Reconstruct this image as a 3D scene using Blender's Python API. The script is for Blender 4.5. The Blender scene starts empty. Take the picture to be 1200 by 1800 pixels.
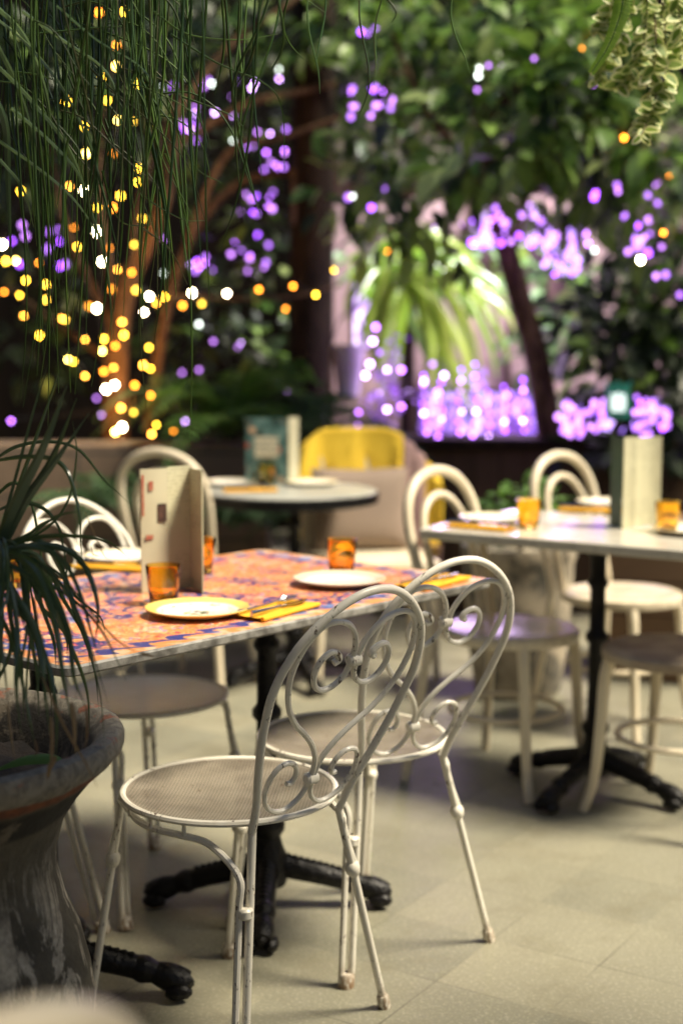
import bpy, math, random
from mathutils import Vector, Matrix, noise
R = math.radians
D = bpy.data
C = bpy.context.scene.collection
rnd = random.Random(7)

# ------------------------------------------------------------------ camera, sky, sun, exposure
PITCH, H, FPX = R(6.5), 1.28, 2500.0
cam = D.cameras.new('camera')
cam.sensor_fit = 'VERTICAL'
cam.sensor_height, cam.sensor_width = 36, 24
cam.lens = 50
cam.clip_start, cam.clip_end = 0.05, 200
cam.dof.use_dof = True
cam.dof.focus_distance = 2.36
cam.dof.aperture_fstop = 2.0
cam_ob = D.objects.new('camera', cam)
cam_ob.location = (0, 0, H)
cam_ob.rotation_euler = (math.pi / 2 - PITCH, 0, 0)
C.objects.link(cam_ob)
sc = bpy.context.scene
sc.camera = cam_ob
w = D.worlds.new('World')
sc.world = w
w.use_nodes = True
SUN_EL, SUN_AZ = R(56), R(104)       # azimuth: from +Y (ahead) towards +X (right)
nt = w.node_tree
sky = nt.nodes.new('ShaderNodeTexSky')
sky.sky_type = 'NISHITA'
sky.sun_disc = False
sky.sun_elevation = SUN_EL
sky.sun_rotation = SUN_AZ
bg = nt.nodes['Background']
bg.inputs['Strength'].default_value = 0.055
nt.links.new(sky.outputs[0], bg.inputs['Color'])
sun = D.lights.new('sun', 'SUN')
sun.energy = 5.0
sun.angle = R(17)
sun.color = (1.0, 0.89, 0.69)
sun_ob = D.objects.new('sun', sun)
d = Vector((math.sin(SUN_AZ) * math.cos(SUN_EL), math.cos(SUN_AZ) * math.cos(SUN_EL), math.sin(SUN_EL)))
sun_ob.rotation_euler = d.to_track_quat('Z', 'Y').to_euler()
sun_ob.location = (3, 5, 8)
C.objects.link(sun_ob)
sc.view_settings.view_transform = 'Standard'
sc.view_settings.look = 'None'
sc.view_settings.gamma = 1
sc.view_settings.exposure = 0.95
sc.cycles.use_denoising = True
sc.cycles.sample_clamp_indirect = 3.0
sc.cycles.max_bounces = 10
sc.cycles.transparent_max_bounces = 12


def at(px, py, y):
    """world point on the vertical plane y that the photograph shows at (px, py) of 1200x1800"""
    x, v = (px - 600) / FPX, (900 - py) / FPX
    dy = math.cos(PITCH) + v * math.sin(PITCH)
    dz = -math.sin(PITCH) + v * math.cos(PITCH)
    t = y / dy
    return Vector((x * t, y, H + dz * t))


def onz(px, py, z):
    """world point on the horizontal plane z"""
    x, v = (px - 600) / FPX, (900 - py) / FPX
    dy = math.cos(PITCH) + v * math.sin(PITCH)
    dz = -math.sin(PITCH) + v * math.cos(PITCH)
    t = (z - H) / dz
    return Vector((x * t, dy * t, z))


# ------------------------------------------------------------------ materials
class NG:
    def __init__(s, name):
        s.m = D.materials.new(name)
        s.m.use_nodes = True
        s.t = s.m.node_tree
        s.b = s.t.nodes['Principled BSDF']
        s.out = s.t.nodes['Material Output']
        s.co = s.n('ShaderNodeTexCoord')

    def n(s, typ, **kw):
        nd = s.t.nodes.new(typ)
        for k, v in kw.items():
            setattr(nd, k, v)
        return nd

    def l(s, a, b):
        s.t.links.new(a, b)

    def val(s, sock, v):
        if hasattr(v, 'is_linked') or hasattr(v, 'links'):
            s.l(v, sock)
        else:
            sock.default_value = v

    def math(s, op, a, b=0.0, c=None):
        nd = s.n('ShaderNodeMath', operation=op)
        s.val(nd.inputs[0], a)
        s.val(nd.inputs[1], b)
        if c is not None:
            s.val(nd.inputs[2], c)
        return nd.outputs[0]

    def mapping(s, vec, scale=(1, 1, 1), rot=(0, 0, 0), loc=(0, 0, 0)):
        nd = s.n('ShaderNodeMapping')
        s.l(vec, nd.inputs[0])
        nd.inputs['Scale'].default_value = scale
        nd.inputs['Rotation'].default_value = rot
        nd.inputs['Location'].default_value = loc
        return nd.outputs[0]

    def noise(s, vec, scale, detail=4.0, rough=0.55, dist=0.0):
        nd = s.n('ShaderNodeTexNoise')
        s.l(vec, nd.inputs['Vector'])
        nd.inputs['Scale'].default_value = scale
        nd.inputs['Detail'].default_value = detail
        nd.inputs['Roughness'].default_value = rough
        nd.inputs['Distortion'].default_value = dist
        return nd.outputs['Fac'], nd.outputs['Color']

    def step(s, v, a, b):
        nd = s.n('ShaderNodeMapRange', interpolation_type='SMOOTHSTEP')
        s.l(v, nd.inputs['Value'])
        nd.inputs['From Min'].default_value = a
        nd.inputs['From Max'].default_value = b
        return nd.outputs[0]

    def mix(s, f, a, b):
        nd = s.n('ShaderNodeMix', data_type='RGBA')
        s.val(nd.inputs[0], f)
        for i, v in ((6, a), (7, b)):
            if isinstance(v, tuple):
                nd.inputs[i].default_value = (*v[:3], 1)
            else:
                s.l(v, nd.inputs[i])
        return nd.outputs[2]

    def base(s, c):
        if isinstance(c, tuple):
            s.b.inputs['Base Color'].default_value = (*c[:3], 1)
        else:
            s.l(c, s.b.inputs['Base Color'])

    def rough(s, r):
        s.val(s.b.inputs['Roughness'], r)

    def bump(s, h, strength=0.3, dist=0.01):
        nd = s.n('ShaderNodeBump')
        nd.inputs['Strength'].default_value = strength
        nd.inputs['Distance'].default_value = dist
        s.l(h, nd.inputs['Height'])
        s.l(nd.outputs[0], s.b.inputs['Normal'])


def simple(name, c1, c2=None, scale=8.0, rough=0.6, bump=0.0, metal=0.0, spec=0.5):
    g = NG(name)
    c2 = c2 or tuple(v * 0.75 for v in c1)
    f, _ = g.noise(g.co.outputs['Object'], scale, 5)
    g.base(g.mix(g.step(f, 0.35, 0.65), c1, c2))
    g.rough(rough)
    g.b.inputs['Metallic'].default_value = metal
    g.b.inputs['Specular IOR Level'].default_value = spec
    if bump:
        f2, _ = g.noise(g.co.outputs['Object'], scale * 6, 4)
        g.bump(f2, bump, 0.004)
    return g.m


def leafmat(name, cols, rough=0.45, trans=0.35):
    """leaf colour varies from leaf to leaf"""
    g = NG(name)
    geo = g.n('ShaderNodeNewGeometry')
    ramp = g.n('ShaderNodeValToRGB')
    e = ramp.color_ramp.elements
    e[0].color = (*cols[0], 1)
    e[1].color = (*cols[-1], 1)
    for i, c in enumerate(cols[1:-1]):
        k = e.new((i + 1) / (len(cols) - 1))
        k.color = (*c, 1)
    g.l(geo.outputs['Random Per Island'], ramp.inputs[0])
    g.base(ramp.outputs[0])
    g.rough(rough)
    tr = g.n('ShaderNodeBsdfTranslucent')
    g.l(ramp.outputs[0], tr.inputs[0])
    ms = g.n('ShaderNodeMixShader')
    ms.inputs[0].default_value = trans
    g.l(g.b.outputs[0], ms.inputs[1])
    g.l(tr.outputs[0], ms.inputs[2])
    g.l(ms.outputs[0], g.out.inputs[0])
    return g.m


def glow(name, col, strength, sampled=False):
    g = NG(name)
    g.base((0.02, 0.02, 0.02))
    g.b.inputs['Emission Color'].default_value = (*col, 1)
    g.b.inputs['Emission Strength'].default_value = strength
    if not sampled:
        g.m.cycles.emission_sampling = 'NONE'
    return g.m


def mat_floor():
    g = NG('terrazzo_tiles')
    v = g.co.outputs['Object']
    r = g.mapping(v, (1, 1, 1), (0, 0, R(-57)))
    sep = g.n('ShaderNodeSeparateXYZ')
    g.l(r, sep.inputs[0])
    T = 0.25
    def joint(o, off):
        a = g.math('FRACT', g.math('ADD', g.math('DIVIDE', o, T), off))
        a = g.math('ABSOLUTE', g.math('SUBTRACT', a, 0.5))
        return a
    jx, jy = joint(sep.outputs[0], 0.27), joint(sep.outputs[1], 0.6)
    j = g.step(g.math('MAXIMUM', jx, jy), 0.490, 0.4965)
    fx = g.math('FLOOR', g.math('ADD', g.math('DIVIDE', sep.outputs[0], T), 0.27 ))
    fy = g.math('FLOOR', g.math('ADD', g.math('DIVIDE', sep.outputs[1], T), 0.6 ))
    cmb = g.n('ShaderNodeCombineXYZ')
    g.l(fx, cmb.inputs[0]); g.l(fy, cmb.inputs[1])
    wn = g.n('ShaderNodeTexWhiteNoise')
    g.l(cmb.outputs[0], wn.inputs[0])
    big, _ = g.noise(v, 2.2, 4)
    fine, _ = g.noise(v, 130, 3, 0.7)
    vor = g.n('ShaderNodeTexVoronoi')
    g.l(v, vor.inputs[0]); vor.inputs['Scale'].default_value = 160
    c = g.mix(g.step(big, 0.3, 0.7), (0.205, 0.200, 0.150), (0.142, 0.139, 0.104))
    c = g.mix(g.math('MULTIPLY', wn.outputs[0], 0.4), c, (0.34, 0.31, 0.215))
    c = g.mix(g.math('MULTIPLY', g.step(fine, 0.5, 0.72), 0.55), c, (0.47, 0.44, 0.33))
    c = g.mix(g.math('MULTIPLY', g.step(fine, 0.46, 0.30), 0.5), c, (0.17, 0.165, 0.11))
    c = g.mix(g.math('MULTIPLY', g.step(vor.outputs['Distance'], 0.22, 0.08), 0.35), c, (0.55, 0.53, 0.45))
    dirt, _ = g.noise(v, 5.5, 6, 0.65)
    c = g.mix(g.math('MULTIPLY', g.step(dirt, 0.48, 0.70), 0.5), c, (0.16, 0.145, 0.095))
    jn, _ = g.noise(v, 3.0, 2)
    c = g.mix(g.math('MULTIPLY', j, g.step(jn, 0.34, 0.72)), c, (0.115, 0.108, 0.078))
    g.base(c)
    rr, _ = g.noise(v, 9, 4)
    nd = g.n('ShaderNodeMapRange')
    g.l(rr, nd.inputs['Value'])
    nd.inputs['To Min'].default_value = 0.33
    nd.inputs['To Max'].default_value = 0.6
    g.l(nd.outputs[0], g.b.inputs['Roughness'])
    g.bump(fine, 0.06, 0.002)
    return g.m


def mat_wire_paint():
    g = NG('chipped_cream_enamel')
    v = g.co.outputs['Object']
    a, _ = g.noise(g.mapping(v, (1, 1, .45)), 125, 6, 0.66)
    b, _ = g.noise(v, 11, 3)
    chip = g.math('MULTIPLY', g.step(a, 0.575, 0.605), g.step(b, 0.49, 0.60))
    streak, _ = g.noise(g.mapping(v, (30, 30, 5)), 1.0, 4)
    c = g.mix(g.math('MULTIPLY', g.step(streak, 0.5, 0.8), 0.45), (0.74, 0.70, 0.60), (0.50, 0.44, 0.33))
    sep = g.n('ShaderNodeSeparateXYZ')
    g.l(v, sep.inputs[0])
    low = g.math('MULTIPLY', g.step(sep.outputs[2], 0.07, 0.0), g.step(a, 0.36, 0.52))
    c = g.mix(low, c, (0.20, 0.12, 0.06))
    c = g.mix(chip, c, (0.085, 0.05, 0.03))
    g.base(c)
    g.rough(0.34)
    g.bump(a, 0.12, 0.002)
    return g.m


def mat_perforated():
    """sheet steel with round holes, their dark put into the colour, partly see-through"""
    g = NG('perforated_cream_steel')
    v = g.co.outputs['Object']
    r = g.mapping(v, (1, 1, 1), (0, 0, R(45)))
    sep = g.n('ShaderNodeSeparateXYZ')
    g.l(r, sep.inputs[0])
    P = 0.0062
    def f(o):
        return g.math('SUBTRACT', g.math('FRACT', g.math('DIVIDE', o, P)), 0.5)
    x, y = f(sep.outputs[0]), f(sep.outputs[1])
    dd = g.math('SQRT', g.math('ADD', g.math('MULTIPLY', x, x), g.math('MULTIPLY', y, y)))
    hole = g.step(dd, 0.33, 0.25)
    s2 = g.n('ShaderNodeSeparateXYZ')
    g.l(v, s2.inputs[0])
    rad = g.math('SQRT', g.math('ADD', g.math('MULTIPLY', s2.outputs[0], s2.outputs[0]), g.math('MULTIPLY', s2.outputs[1], s2.outputs[1])))
    hole = g.math('MULTIPLY', hole, g.step(rad, 0.190, 0.186))
    n1, _ = g.noise(v, 14, 5)
    n2, _ = g.noise(v, 60, 5)
    c = g.mix(g.step(n1, 0.35, 0.7), (0.27, 0.235, 0.185), (0.175, 0.15, 0.118))
    c = g.mix(g.step(n2, 0.64, 0.70), c, (0.10, 0.06, 0.035))
    c = g.mix(g.math('MULTIPLY', hole, 0.8), c, (0.05, 0.042, 0.033))
    g.base(c)
    g.rough(0.36)
    tr = g.n('ShaderNodeBsdfTransparent')
    ms = g.n('ShaderNodeMixShader')
    g.l(g.math('MULTIPLY', hole, 0.30), ms.inputs[0]); g.l(g.b.outputs[0], ms.inputs[1]); g.l(tr.outputs[0], ms.inputs[2])
    g.l(ms.outputs[0], g.out.inputs[0])
    return g.m


def mat_bentwood(name='cream_painted_bentwood', seat=False):
    g = NG(name)
    v = g.co.outputs['Object']
    a, _ = g.noise(v, 26, 6, 0.65)
    b, _ = g.noise(v, 4, 3)
    c = g.mix(g.step(b, 0.35, 0.7), (0.72, 0.64, 0.48), (0.62, 0.53, 0.38))
    c = g.mix(g.math('MULTIPLY', g.step(a, 0.64, 0.70), 0.8), c, (0.16, 0.10, 0.06))
    if seat:
        sc_, _ = g.noise(g.mapping(v, (1, 9, 1), (0, 0, R(30))), 7, 6, 0.7)
        c = g.mix(g.math('MULTIPLY', g.step(sc_, 0.45, 0.72), 0.6), c, (0.40, 0.30, 0.22))
    g.base(c)
    g.rough(0.22 if seat else 0.36)
    g.bump(a, 0.05, 0.002)
    return g.m


def mat_iron():
    g = NG('black_cast_iron')
    v = g.co.outputs['Object']
    a, _ = g.noise(v, 45, 5)
    g.base(g.mix(g.step(a, 0.5, 0.75), (0.0035, 0.003, 0.0032), (0.011, 0.009, 0.0085)))
    g.rough(0.38)
    g.b.inputs['Specular IOR Level'].default_value = 0.3
    g.bump(a, 0.9, 0.008)
    return g.m


def mat_pattern(L, W):
    """printed tabletop: peach and orange blossoms outlined in blue, red and green flecks, scalloped blue border"""
    g = NG('orange_floral_print')
    v = g.co.outputs['Object']
    _, nc = g.noise(v, 9, 3)
    wv = g.n('ShaderNodeVectorMath', operation='MULTIPLY_ADD')
    g.l(nc, wv.inputs[0]); wv.inputs[1].default_value = (0.03, 0.03, 0); g.l(v, wv.inputs[2])
    wvo = wv.outputs[0]
    v1 = g.n('ShaderNodeTexVoronoi'); g.l(wvo, v1.inputs[0]); v1.inputs['Scale'].default_value = 29
    e1 = g.n('ShaderNodeTexVoronoi', feature='DISTANCE_TO_EDGE'); g.l(wvo, e1.inputs[0]); e1.inputs['Scale'].default_value = 29
    v2 = g.n('ShaderNodeTexVoronoi'); g.l(wvo, v2.inputs[0]); v2.inputs['Scale'].default_value = 84
    e2 = g.n('ShaderNodeTexVoronoi', feature='DISTANCE_TO_EDGE'); g.l(wvo, e2.inputs[0]); e2.inputs['Scale'].default_value = 84
    wave = g.math('SINE', g.math('MULTIPLY', v1.outputs['Distance'], 26.0))
    pet = g.math('ADD', v1.outputs['Distance'], g.math('MULTIPLY', v2.outputs['Distance'], 0.35))
    c = g.mix(g.step(wave, -0.5, 0.6), (0.62, 0.19, 0.045), (0.72, 0.34, 0.14))
    n1, _ = g.noise(wvo, 38, 4)
    c = g.mix(g.step(n1, 0.54, 0.64), c, (0.74, 0.50, 0.32))
    n5, _ = g.noise(wvo, 45, 3)
    c = g.mix(g.step(n5, 0.60, 0.66), c, (0.62, 0.10, 0.03))
    # petals edges in cream, outlines in blue
    c = g.mix(g.math('MULTIPLY', g.step(e2.outputs['Distance'], 0.07, 0.03), 0.45), c, (0.45, 0.16, 0.06))
    n2, _ = g.noise(v, 6, 3)
    blue = g.math('MULTIPLY', g.step(e1.outputs['Distance'], 0.17, 0.09), g.step(n2, 0.42, 0.52))
    c = g.mix(blue, c, (0.018, 0.026, 0.15))
    n3, _ = g.noise(wvo, 27, 3)
    bl2 = g.math('MULTIPLY', g.step(n3, 0.57, 0.61), g.step(v2.outputs['Distance'], 0.55, 0.42))
    c = g.mix(bl2, c, (0.20, 0.22, 0.42))
    rd = g.math('MULTIPLY', g.step(pet, 0.36, 0.28), g.step(n2, 0.60, 0.52))
    c = g.mix(rd, c, (0.60, 0.035, 0.05))
    sepc = g.n('ShaderNodeSeparateColor'); g.l(v2.outputs['Color'], sepc.inputs[0])
    dot = g.math('MULTIPLY', g.step(v2.outputs['Distance'], 0.36, 0.28), g.step(sepc.outputs[0], 0.86, 0.88))
    c = g.mix(dot, c, (0.72, 0.60, 0.46))
    gr = g.math('MULTIPLY', g.step(v2.outputs['Distance'], 0.36, 0.26), g.step(sepc.outputs[1], 0.80, 0.82))
    c = g.mix(gr, c, (0.05, 0.16, 0.07))
    pk = g.math('MULTIPLY', g.step(v2.outputs['Distance'], 0.40, 0.30), g.step(sepc.outputs[2], 0.80, 0.82))
    c = g.mix(pk, c, (0.58, 0.09, 0.13))
    # scalloped border
    sep = g.n('ShaderNodeSeparateXYZ'); g.l(v, sep.inputs[0])
    dx = g.math('SUBTRACT', L / 2, g.math('ABSOLUTE', sep.outputs[0]))
    dy = g.math('SUBTRACT', W / 2, g.math('ABSOLUTE', sep.outputs[1]))
    dm = g.math('MINIMUM', dx, dy)
    al = g.math('ADD', sep.outputs[0], sep.outputs[1])
    sc_ = g.math('ABSOLUTE', g.math('SINE', g.math('MULTIPLY', al, 3.14159 / 0.085)))
    lim = g.math('MULTIPLY_ADD', sc_, 0.030, 0.018)
    lim = g.math('MULTIPLY_ADD', n1, 0.03, lim)
    rel = g.math('SUBTRACT', dm, lim)
    line = g.math('MULTIPLY', g.step(rel, -0.016, -0.012), g.step(rel, 0.012, 0.008))
    out = g.step(rel, -0.010, -0.016)
    c = g.mix(g.math('MULTIPLY', out, 0.9), c, g.mix(g.step(n3, 0.45, 0.6), (0.66, 0.26, 0.08), (0.70, 0.48, 0.30)))
    c = g.mix(line, c, g.mix(g.step(n2, 0.45, 0.6), (0.03, 0.04, 0.20), (0.20, 0.26, 0.46)))
    g.base(c)
    g.rough(0.42)
    g.b.inputs['Specular IOR Level'].default_value = 0.35
    return g.m


def mat_marble():
    g = NG('cream_marble')
    v = g.co.outputs['Object']
    a, _ = g.noise(v, 4, 8, 0.6, 1.6)
    vein = g.step(g.math('ABSOLUTE', g.math('SUBTRACT', a, 0.5)), 0.035, 0.0)
    b, _ = g.noise(v, 3, 3)
    c = g.mix(g.step(b, 0.3, 0.7), (0.66, 0.62, 0.52), (0.56, 0.52, 0.43))
    c = g.mix(g.math('MULTIPLY', vein, 0.35), c, (0.34, 0.31, 0.26))
    g.base(c)
    g.rough(0.16)
    return g.m


def mat_glass():
    g = NG('amber_glass')
    g.base((1.0, 0.68, 0.13))
    g.rough(0.03)
    g.b.inputs['Transmission Weight'].default_value = 1.0
    g.b.inputs['IOR'].default_value = 1.47
    return g.m


def mat_plate(flower=True, rim=(0.82, 0.58, 0.17)):
    g = NG('glazed_plate')
    v = g.co.outputs['Object']
    sep = g.n('ShaderNodeSeparateXYZ'); g.l(v, sep.inputs[0])
    rad = g.math('SQRT', g.math('ADD', g.math('MULTIPLY', sep.outputs[0], sep.outputs[0]), g.math('MULTIPLY', sep.outputs[1], sep.outputs[1])))
    n, _ = g.noise(v, 40, 3)
    c = g.mix(g.step(g.math('MULTIPLY_ADD', n, 0.006, rad), 0.082, 0.088), (0.80, 0.78, 0.70), rim)
    if flower:
        v2 = g.n('ShaderNodeTexVoronoi'); g.l(v, v2.inputs[0]); v2.inputs['Scale'].default_value = 75
        inside = g.step(g.math('MULTIPLY_ADD', n, 0.03, rad), 0.047, 0.040)
        bl = g.math('MULTIPLY', inside, g.step(v2.outputs['Distance'], 0.62, 0.5))
        sepc = g.n('ShaderNodeSeparateColor'); g.l(v2.outputs['Color'], sepc.inputs[0])
        fc = g.mix(g.step(sepc.outputs[0], 0.35, 0.4), (0.05, 0.13, 0.05), (0.65, 0.33, 0.06))
        fc = g.mix(g.step(sepc.outputs[1], 0.62, 0.66), fc, (0.16, 0.07, 0.05))
        fc = g.mix(g.step(sepc.outputs[2], 0.7, 0.74), fc, (0.80, 0.78, 0.70))
        c = g.mix(bl, c, fc)
        ring = g.math('MULTIPLY', g.step(rad, 0.066, 0.068), g.step(rad, 0.076, 0.074))
        c = g.mix(g.math('MULTIPLY', ring, g.step(v2.outputs['Distance'], 0.45, 0.35)), c, (0.35, 0.38, 0.20))
    g.base(c)
    g.rough(0.12)
    return g.m


def mat_pot():
    g = NG('weathered_grey_clay')
    v = g.co.outputs['Object']
    sep = g.n('ShaderNodeSeparateXYZ'); g.l(v, sep.inputs[0])
    z = sep.outputs[2]
    a, _ = g.noise(v, 9, 6, 0.62)
    b, _ = g.noise(g.mapping(v, (9, 9, 5), (0, R(14), 0)), 1.0, 7, 0.68, 0.8)
    f, _ = g.noise(v, 60, 6, 0.7)
    c = g.mix(g.step(a, 0.3, 0.7), (0.052, 0.043, 0.027), (0.140, 0.118, 0.078))
    lim = g.math('MULTIPLY', g.step(b, 0.445, 0.50), g.step(z, 0.60, 0.40))
    lim = g.math('MULTIPLY', lim, g.step(g.math('MULTIPLY_ADD', a, 0.25, sep.outputs[0]), 0.22, 0.30))
    rad = g.math('SQRT', g.math('ADD', g.math('MULTIPLY', sep.outputs[0], sep.outputs[0]), g.math('MULTIPLY', sep.outputs[1], sep.outputs[1])))
    fade, _ = g.noise(v, 4, 3)
    lim = g.math('MULTIPLY', lim, g.step(fade, 0.30, 0.44))
    c = g.mix(lim, c, g.mix(g.step(f, 0.35, 0.65), (0.58, 0.51, 0.38), (0.32, 0.28, 0.21)))
    # rim: flaked grey coat, bare terracotta along its lower edge
    zz = g.math('MULTIPLY_ADD', a, 0.05, z)
    rimz = g.step(zz, 0.686, 0.692)
    c = g.mix(rimz, c, g.mix(g.step(f, 0.35, 0.7), (0.30, 0.265, 0.20), (0.14, 0.12, 0.09)))
    ter = g.math('MULTIPLY', g.step(zz, 0.672, 0.677), g.step(zz, 0.697, 0.692))
    c = g.mix(g.math('MULTIPLY', ter, g.step(rad, 0.262, 0.272)), c, g.mix(g.step(f, 0.4, 0.6), (0.24, 0.075, 0.03), (0.15, 0.05, 0.025)))
    edge, _ = g.noise(v, 26, 4)
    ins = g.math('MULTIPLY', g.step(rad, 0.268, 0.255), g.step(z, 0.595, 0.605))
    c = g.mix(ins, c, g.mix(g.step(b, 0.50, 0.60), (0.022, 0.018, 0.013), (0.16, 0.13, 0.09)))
    c = g.mix(g.math('MULTIPLY', g.step(zz, 0.728, 0.735), g.step(edge, 0.56, 0.62)), c, (0.30, 0.12, 0.07))
    g.base(c)
    g.rough(0.85)
    hh = g.math('ADD', f, g.math('MULTIPLY', a, 1.5))
    g.bump(hh, 0.7, 0.008)
    return g.m


def mat_bars(name, c1, c2, per=0.012, dens=0.5, vert=False, axis=2):
    """paper with fine rows of print too small to read"""
    g = NG(name)
    v = g.co.outputs['Object']
    sep = g.n('ShaderNodeSeparateXYZ'); g.l(v, sep.inputs[0])
    row = g.math('FRACT', g.math('DIVIDE', sep.outputs[axis], per))
    r = g.math('MULTIPLY', g.step(row, 0.3, 0.36), g.step(row, 0.66, 0.6))
    n, _ = g.noise(g.mapping(v, (1, 1, 1)), 90, 2)
    big, _ = g.noise(v, 14, 2)
    f = g.math('MULTIPLY', r, g.math('MULTIPLY', g.step(n, 0.42, 0.5), g.step(big, 0.42, 0.5)))
    g.base(g.mix(g.math('MULTIPLY', f, dens), c1, c2))
    g.rough(0.6)
    return g.m


def mat_floral_card():
    g = NG('teal_floral_card')
    v = g.co.outputs['Object']
    v2 = g.n('ShaderNodeTexVoronoi'); g.l(v, v2.inputs[0]); v2.inputs['Scale'].default_value = 24
    sepc = g.n('ShaderNodeSeparateColor'); g.l(v2.outputs['Color'], sepc.inputs[0])
    n, _ = g.noise(v, 30, 3)
    c = g.mix(g.step(n, 0.42, 0.6), (0.05, 0.13, 0.12), (0.16, 0.28, 0.25))
    spot = g.step(v2.outputs['Distance'], 0.42, 0.30)
    c = g.mix(g.math('MULTIPLY', spot, g.step(sepc.outputs[0], 0.68, 0.70)), c, (0.46, 0.10, 0.05))
    c = g.mix(g.math('MULTIPLY', spot, g.step(sepc.outputs[1], 0.74, 0.76)), c, (0.60, 0.36, 0.20))
    c = g.mix(g.math('MULTIPLY', spot, g.step(sepc.outputs[2], 0.76, 0.78)), c, (0.03, 0.06, 0.05))
    g.base(c)
    g.rough(0.5)
    return g.m


def mat_cloth(name, c1, c2, scale=70, axis=0, rough=0.9):
    g = NG(name)
    v = g.co.outputs['Object']
    wv = g.n('ShaderNodeTexWave')
    wv.bands_direction = 'XYZ'[axis]
    g.l(v, wv.inputs[0])
    wv.inputs['Scale'].default_value = scale
    wv.inputs['Distortion'].default_value = 3
    n, _ = g.noise(v, 12, 4)
    c = g.mix(g.math('MULTIPLY', wv.outputs['Fac'], 0.5), c1, c2)
    c = g.mix(g.math('MULTIPLY', g.step(n, 0.4, 0.7), 0.3), c, c2)
    g.base(c)
    g.rough(rough)
    g.bump(wv.outputs['Fac'], 0.3, 0.003)
    return g.m


def mat_planks(name, c1, c2, pw=0.11, axis=0, rough=0.7):
    g = NG(name)
    v = g.co.outputs['Object']
    sep = g.n('ShaderNodeSeparateXYZ'); g.l(v, sep.inputs[0])
    a = g.math('DIVIDE', sep.outputs[axis], pw)
    fr = g.math('FRACT', a)
    wn = g.n('ShaderNodeTexWhiteNoise', noise_dimensions='1D')
    g.l(g.math('FLOOR', a), wn.inputs['W'])
    s = [14, 14, 14]; s[2 if axis != 2 else 0] = 1.2
    n, _ = g.noise(g.mapping(v, tuple(s)), 2, 5)
    c = g.mix(g.math('ADD', g.math('MULTIPLY', wn.outputs[0], 0.5), g.math('MULTIPLY', n, 0.6)), c1, c2)
    gap = g.step(g.math('ABSOLUTE', g.math('SUBTRACT', fr, 0.5)), 0.47, 0.485)
    c = g.mix(gap, c, (0.008, 0.006, 0.005))
    g.base(c)
    g.rough(rough)
    g.b.inputs['Specular IOR Level'].default_value = 0.12
    g.bump(n, 0.3, 0.004)
    return g.m


def mat_blocks(name, c1, c2, w_=0.4, h_=0.2, mortar=(0.06, 0.05, 0.04)):
    g = NG(name)
    v = g.mapping(g.co.outputs['Object'], (1, 1, 1), (R(-90), 0, 0))
    br = g.n('ShaderNodeTexBrick')
    g.l(v, br.inputs['Vector'])
    br.inputs['Scale'].default_value = 1
    br.inputs['Brick Width'].default_value = w_
    br.inputs['Row Height'].default_value = h_
    br.inputs['Mortar Size'].default_value = 0.008
    br.inputs['Color1'].default_value = (*c1, 1)
    br.inputs['Color2'].default_value = (*c2, 1)
    br.inputs['Mortar'].default_value = (*mortar, 1)
    n, _ = g.noise(g.co.outputs['Object'], 14, 5)
    g.base(g.mix(g.math('MULTIPLY', n, 0.5), br.outputs[0], tuple(x * 0.5 for x in c1)))
    g.rough(0.85)
    g.bump(n, 0.5, 0.008)
    return g.m


def mat_bark(name, c1, c2):
    g = NG(name)
    v = g.co.outputs['Object']
    n, _ = g.noise(g.mapping(v, (1, 1, 0.25)), 30, 6, 0.65)
    g.base(g.mix(g.step(n, 0.35, 0.68), c1, c2))
    g.rough(0.9)
    g.b.inputs['Specular IOR Level'].default_value = 0.15
    g.bump(n, 0.8, 0.012)
    return g.m


def mat_stone():
    g = NG('blotched_pale_stone')
    v = g.co.outputs['Object']
    a, _ = g.noise(v, 7, 7, 0.66)
    b, _ = g.noise(v, 18, 4)
    c = g.mix(g.step(a, 0.42, 0.62), (0.42, 0.36, 0.27), (0.10, 0.095, 0.08))
    c = g.mix(g.math('MULTIPLY', g.step(b, 0.55, 0.7), 0.5), c, (0.20, 0.17, 0.13))
    g.base(c); g.rough(0.9); g.bump(a, 0.4, 0.01)
    return g.m


def mat_glow_patch(name, c1, c2, s, scale=5.0):
    """made-up purple glow, uneven from pane to pane"""
    g = NG(name)
    v = g.co.outputs['Object']
    n, _ = g.noise(v, scale, 4, 0.65)
    g.base((0.05, 0.05, 0.05))
    f = g.step(n, 0.38, 0.66)
    g.l(g.mix(f, c1, c2), g.b.inputs['Emission Color'])
    g.l(g.math('MULTIPLY_ADD', f, s, s * 0.35), g.b.inputs['Emission Strength'])
    return g.m


M = {}
M['floor'] = mat_floor()
M['paint'] = mat_wire_paint()
M['perf'] = mat_perforated()
M['perf_lit'] = simple('clean_white_steel', (0.82, 0.80, 0.74), (0.76, 0.73, 0.66), 12, .35)  # paler copy of the seat steel, light put into its colour
M['worn_shaded_seat'] = simple('worn_beige_shaded_seat', (0.48, 0.40, 0.30), (0.34, 0.27, 0.20), 9, .75, .1, 0, .15)  # duller seat copy: wear plus shade put into the colour
M['bent'] = mat_bentwood()
M['bseat'] = mat_bentwood('cream_painted_seat', True)
M['iron'] = mat_iron()
M['marble'] = mat_marble()
M['glass'] = mat_glass()
M['plate'] = mat_plate(True)
M['plate_plain'] = mat_plate(False, (0.74, 0.66, 0.48))
M['pot'] = mat_pot()
M['soil'] = simple('dark_potting_soil', (0.006, 0.004, 0.003), (0.018, 0.012, 0.008), 28, 0.95, 0.8)
M['edge'] = simple('worn_metal_edging', (0.27, 0.26, 0.235), (0.09, 0.085, 0.075), 26, 0.45, 0.3)
M['napkin'] = mat_cloth('yellow_linen', (0.80, 0.42, 0.02), (0.70, 0.34, 0.01), 90)
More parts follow.
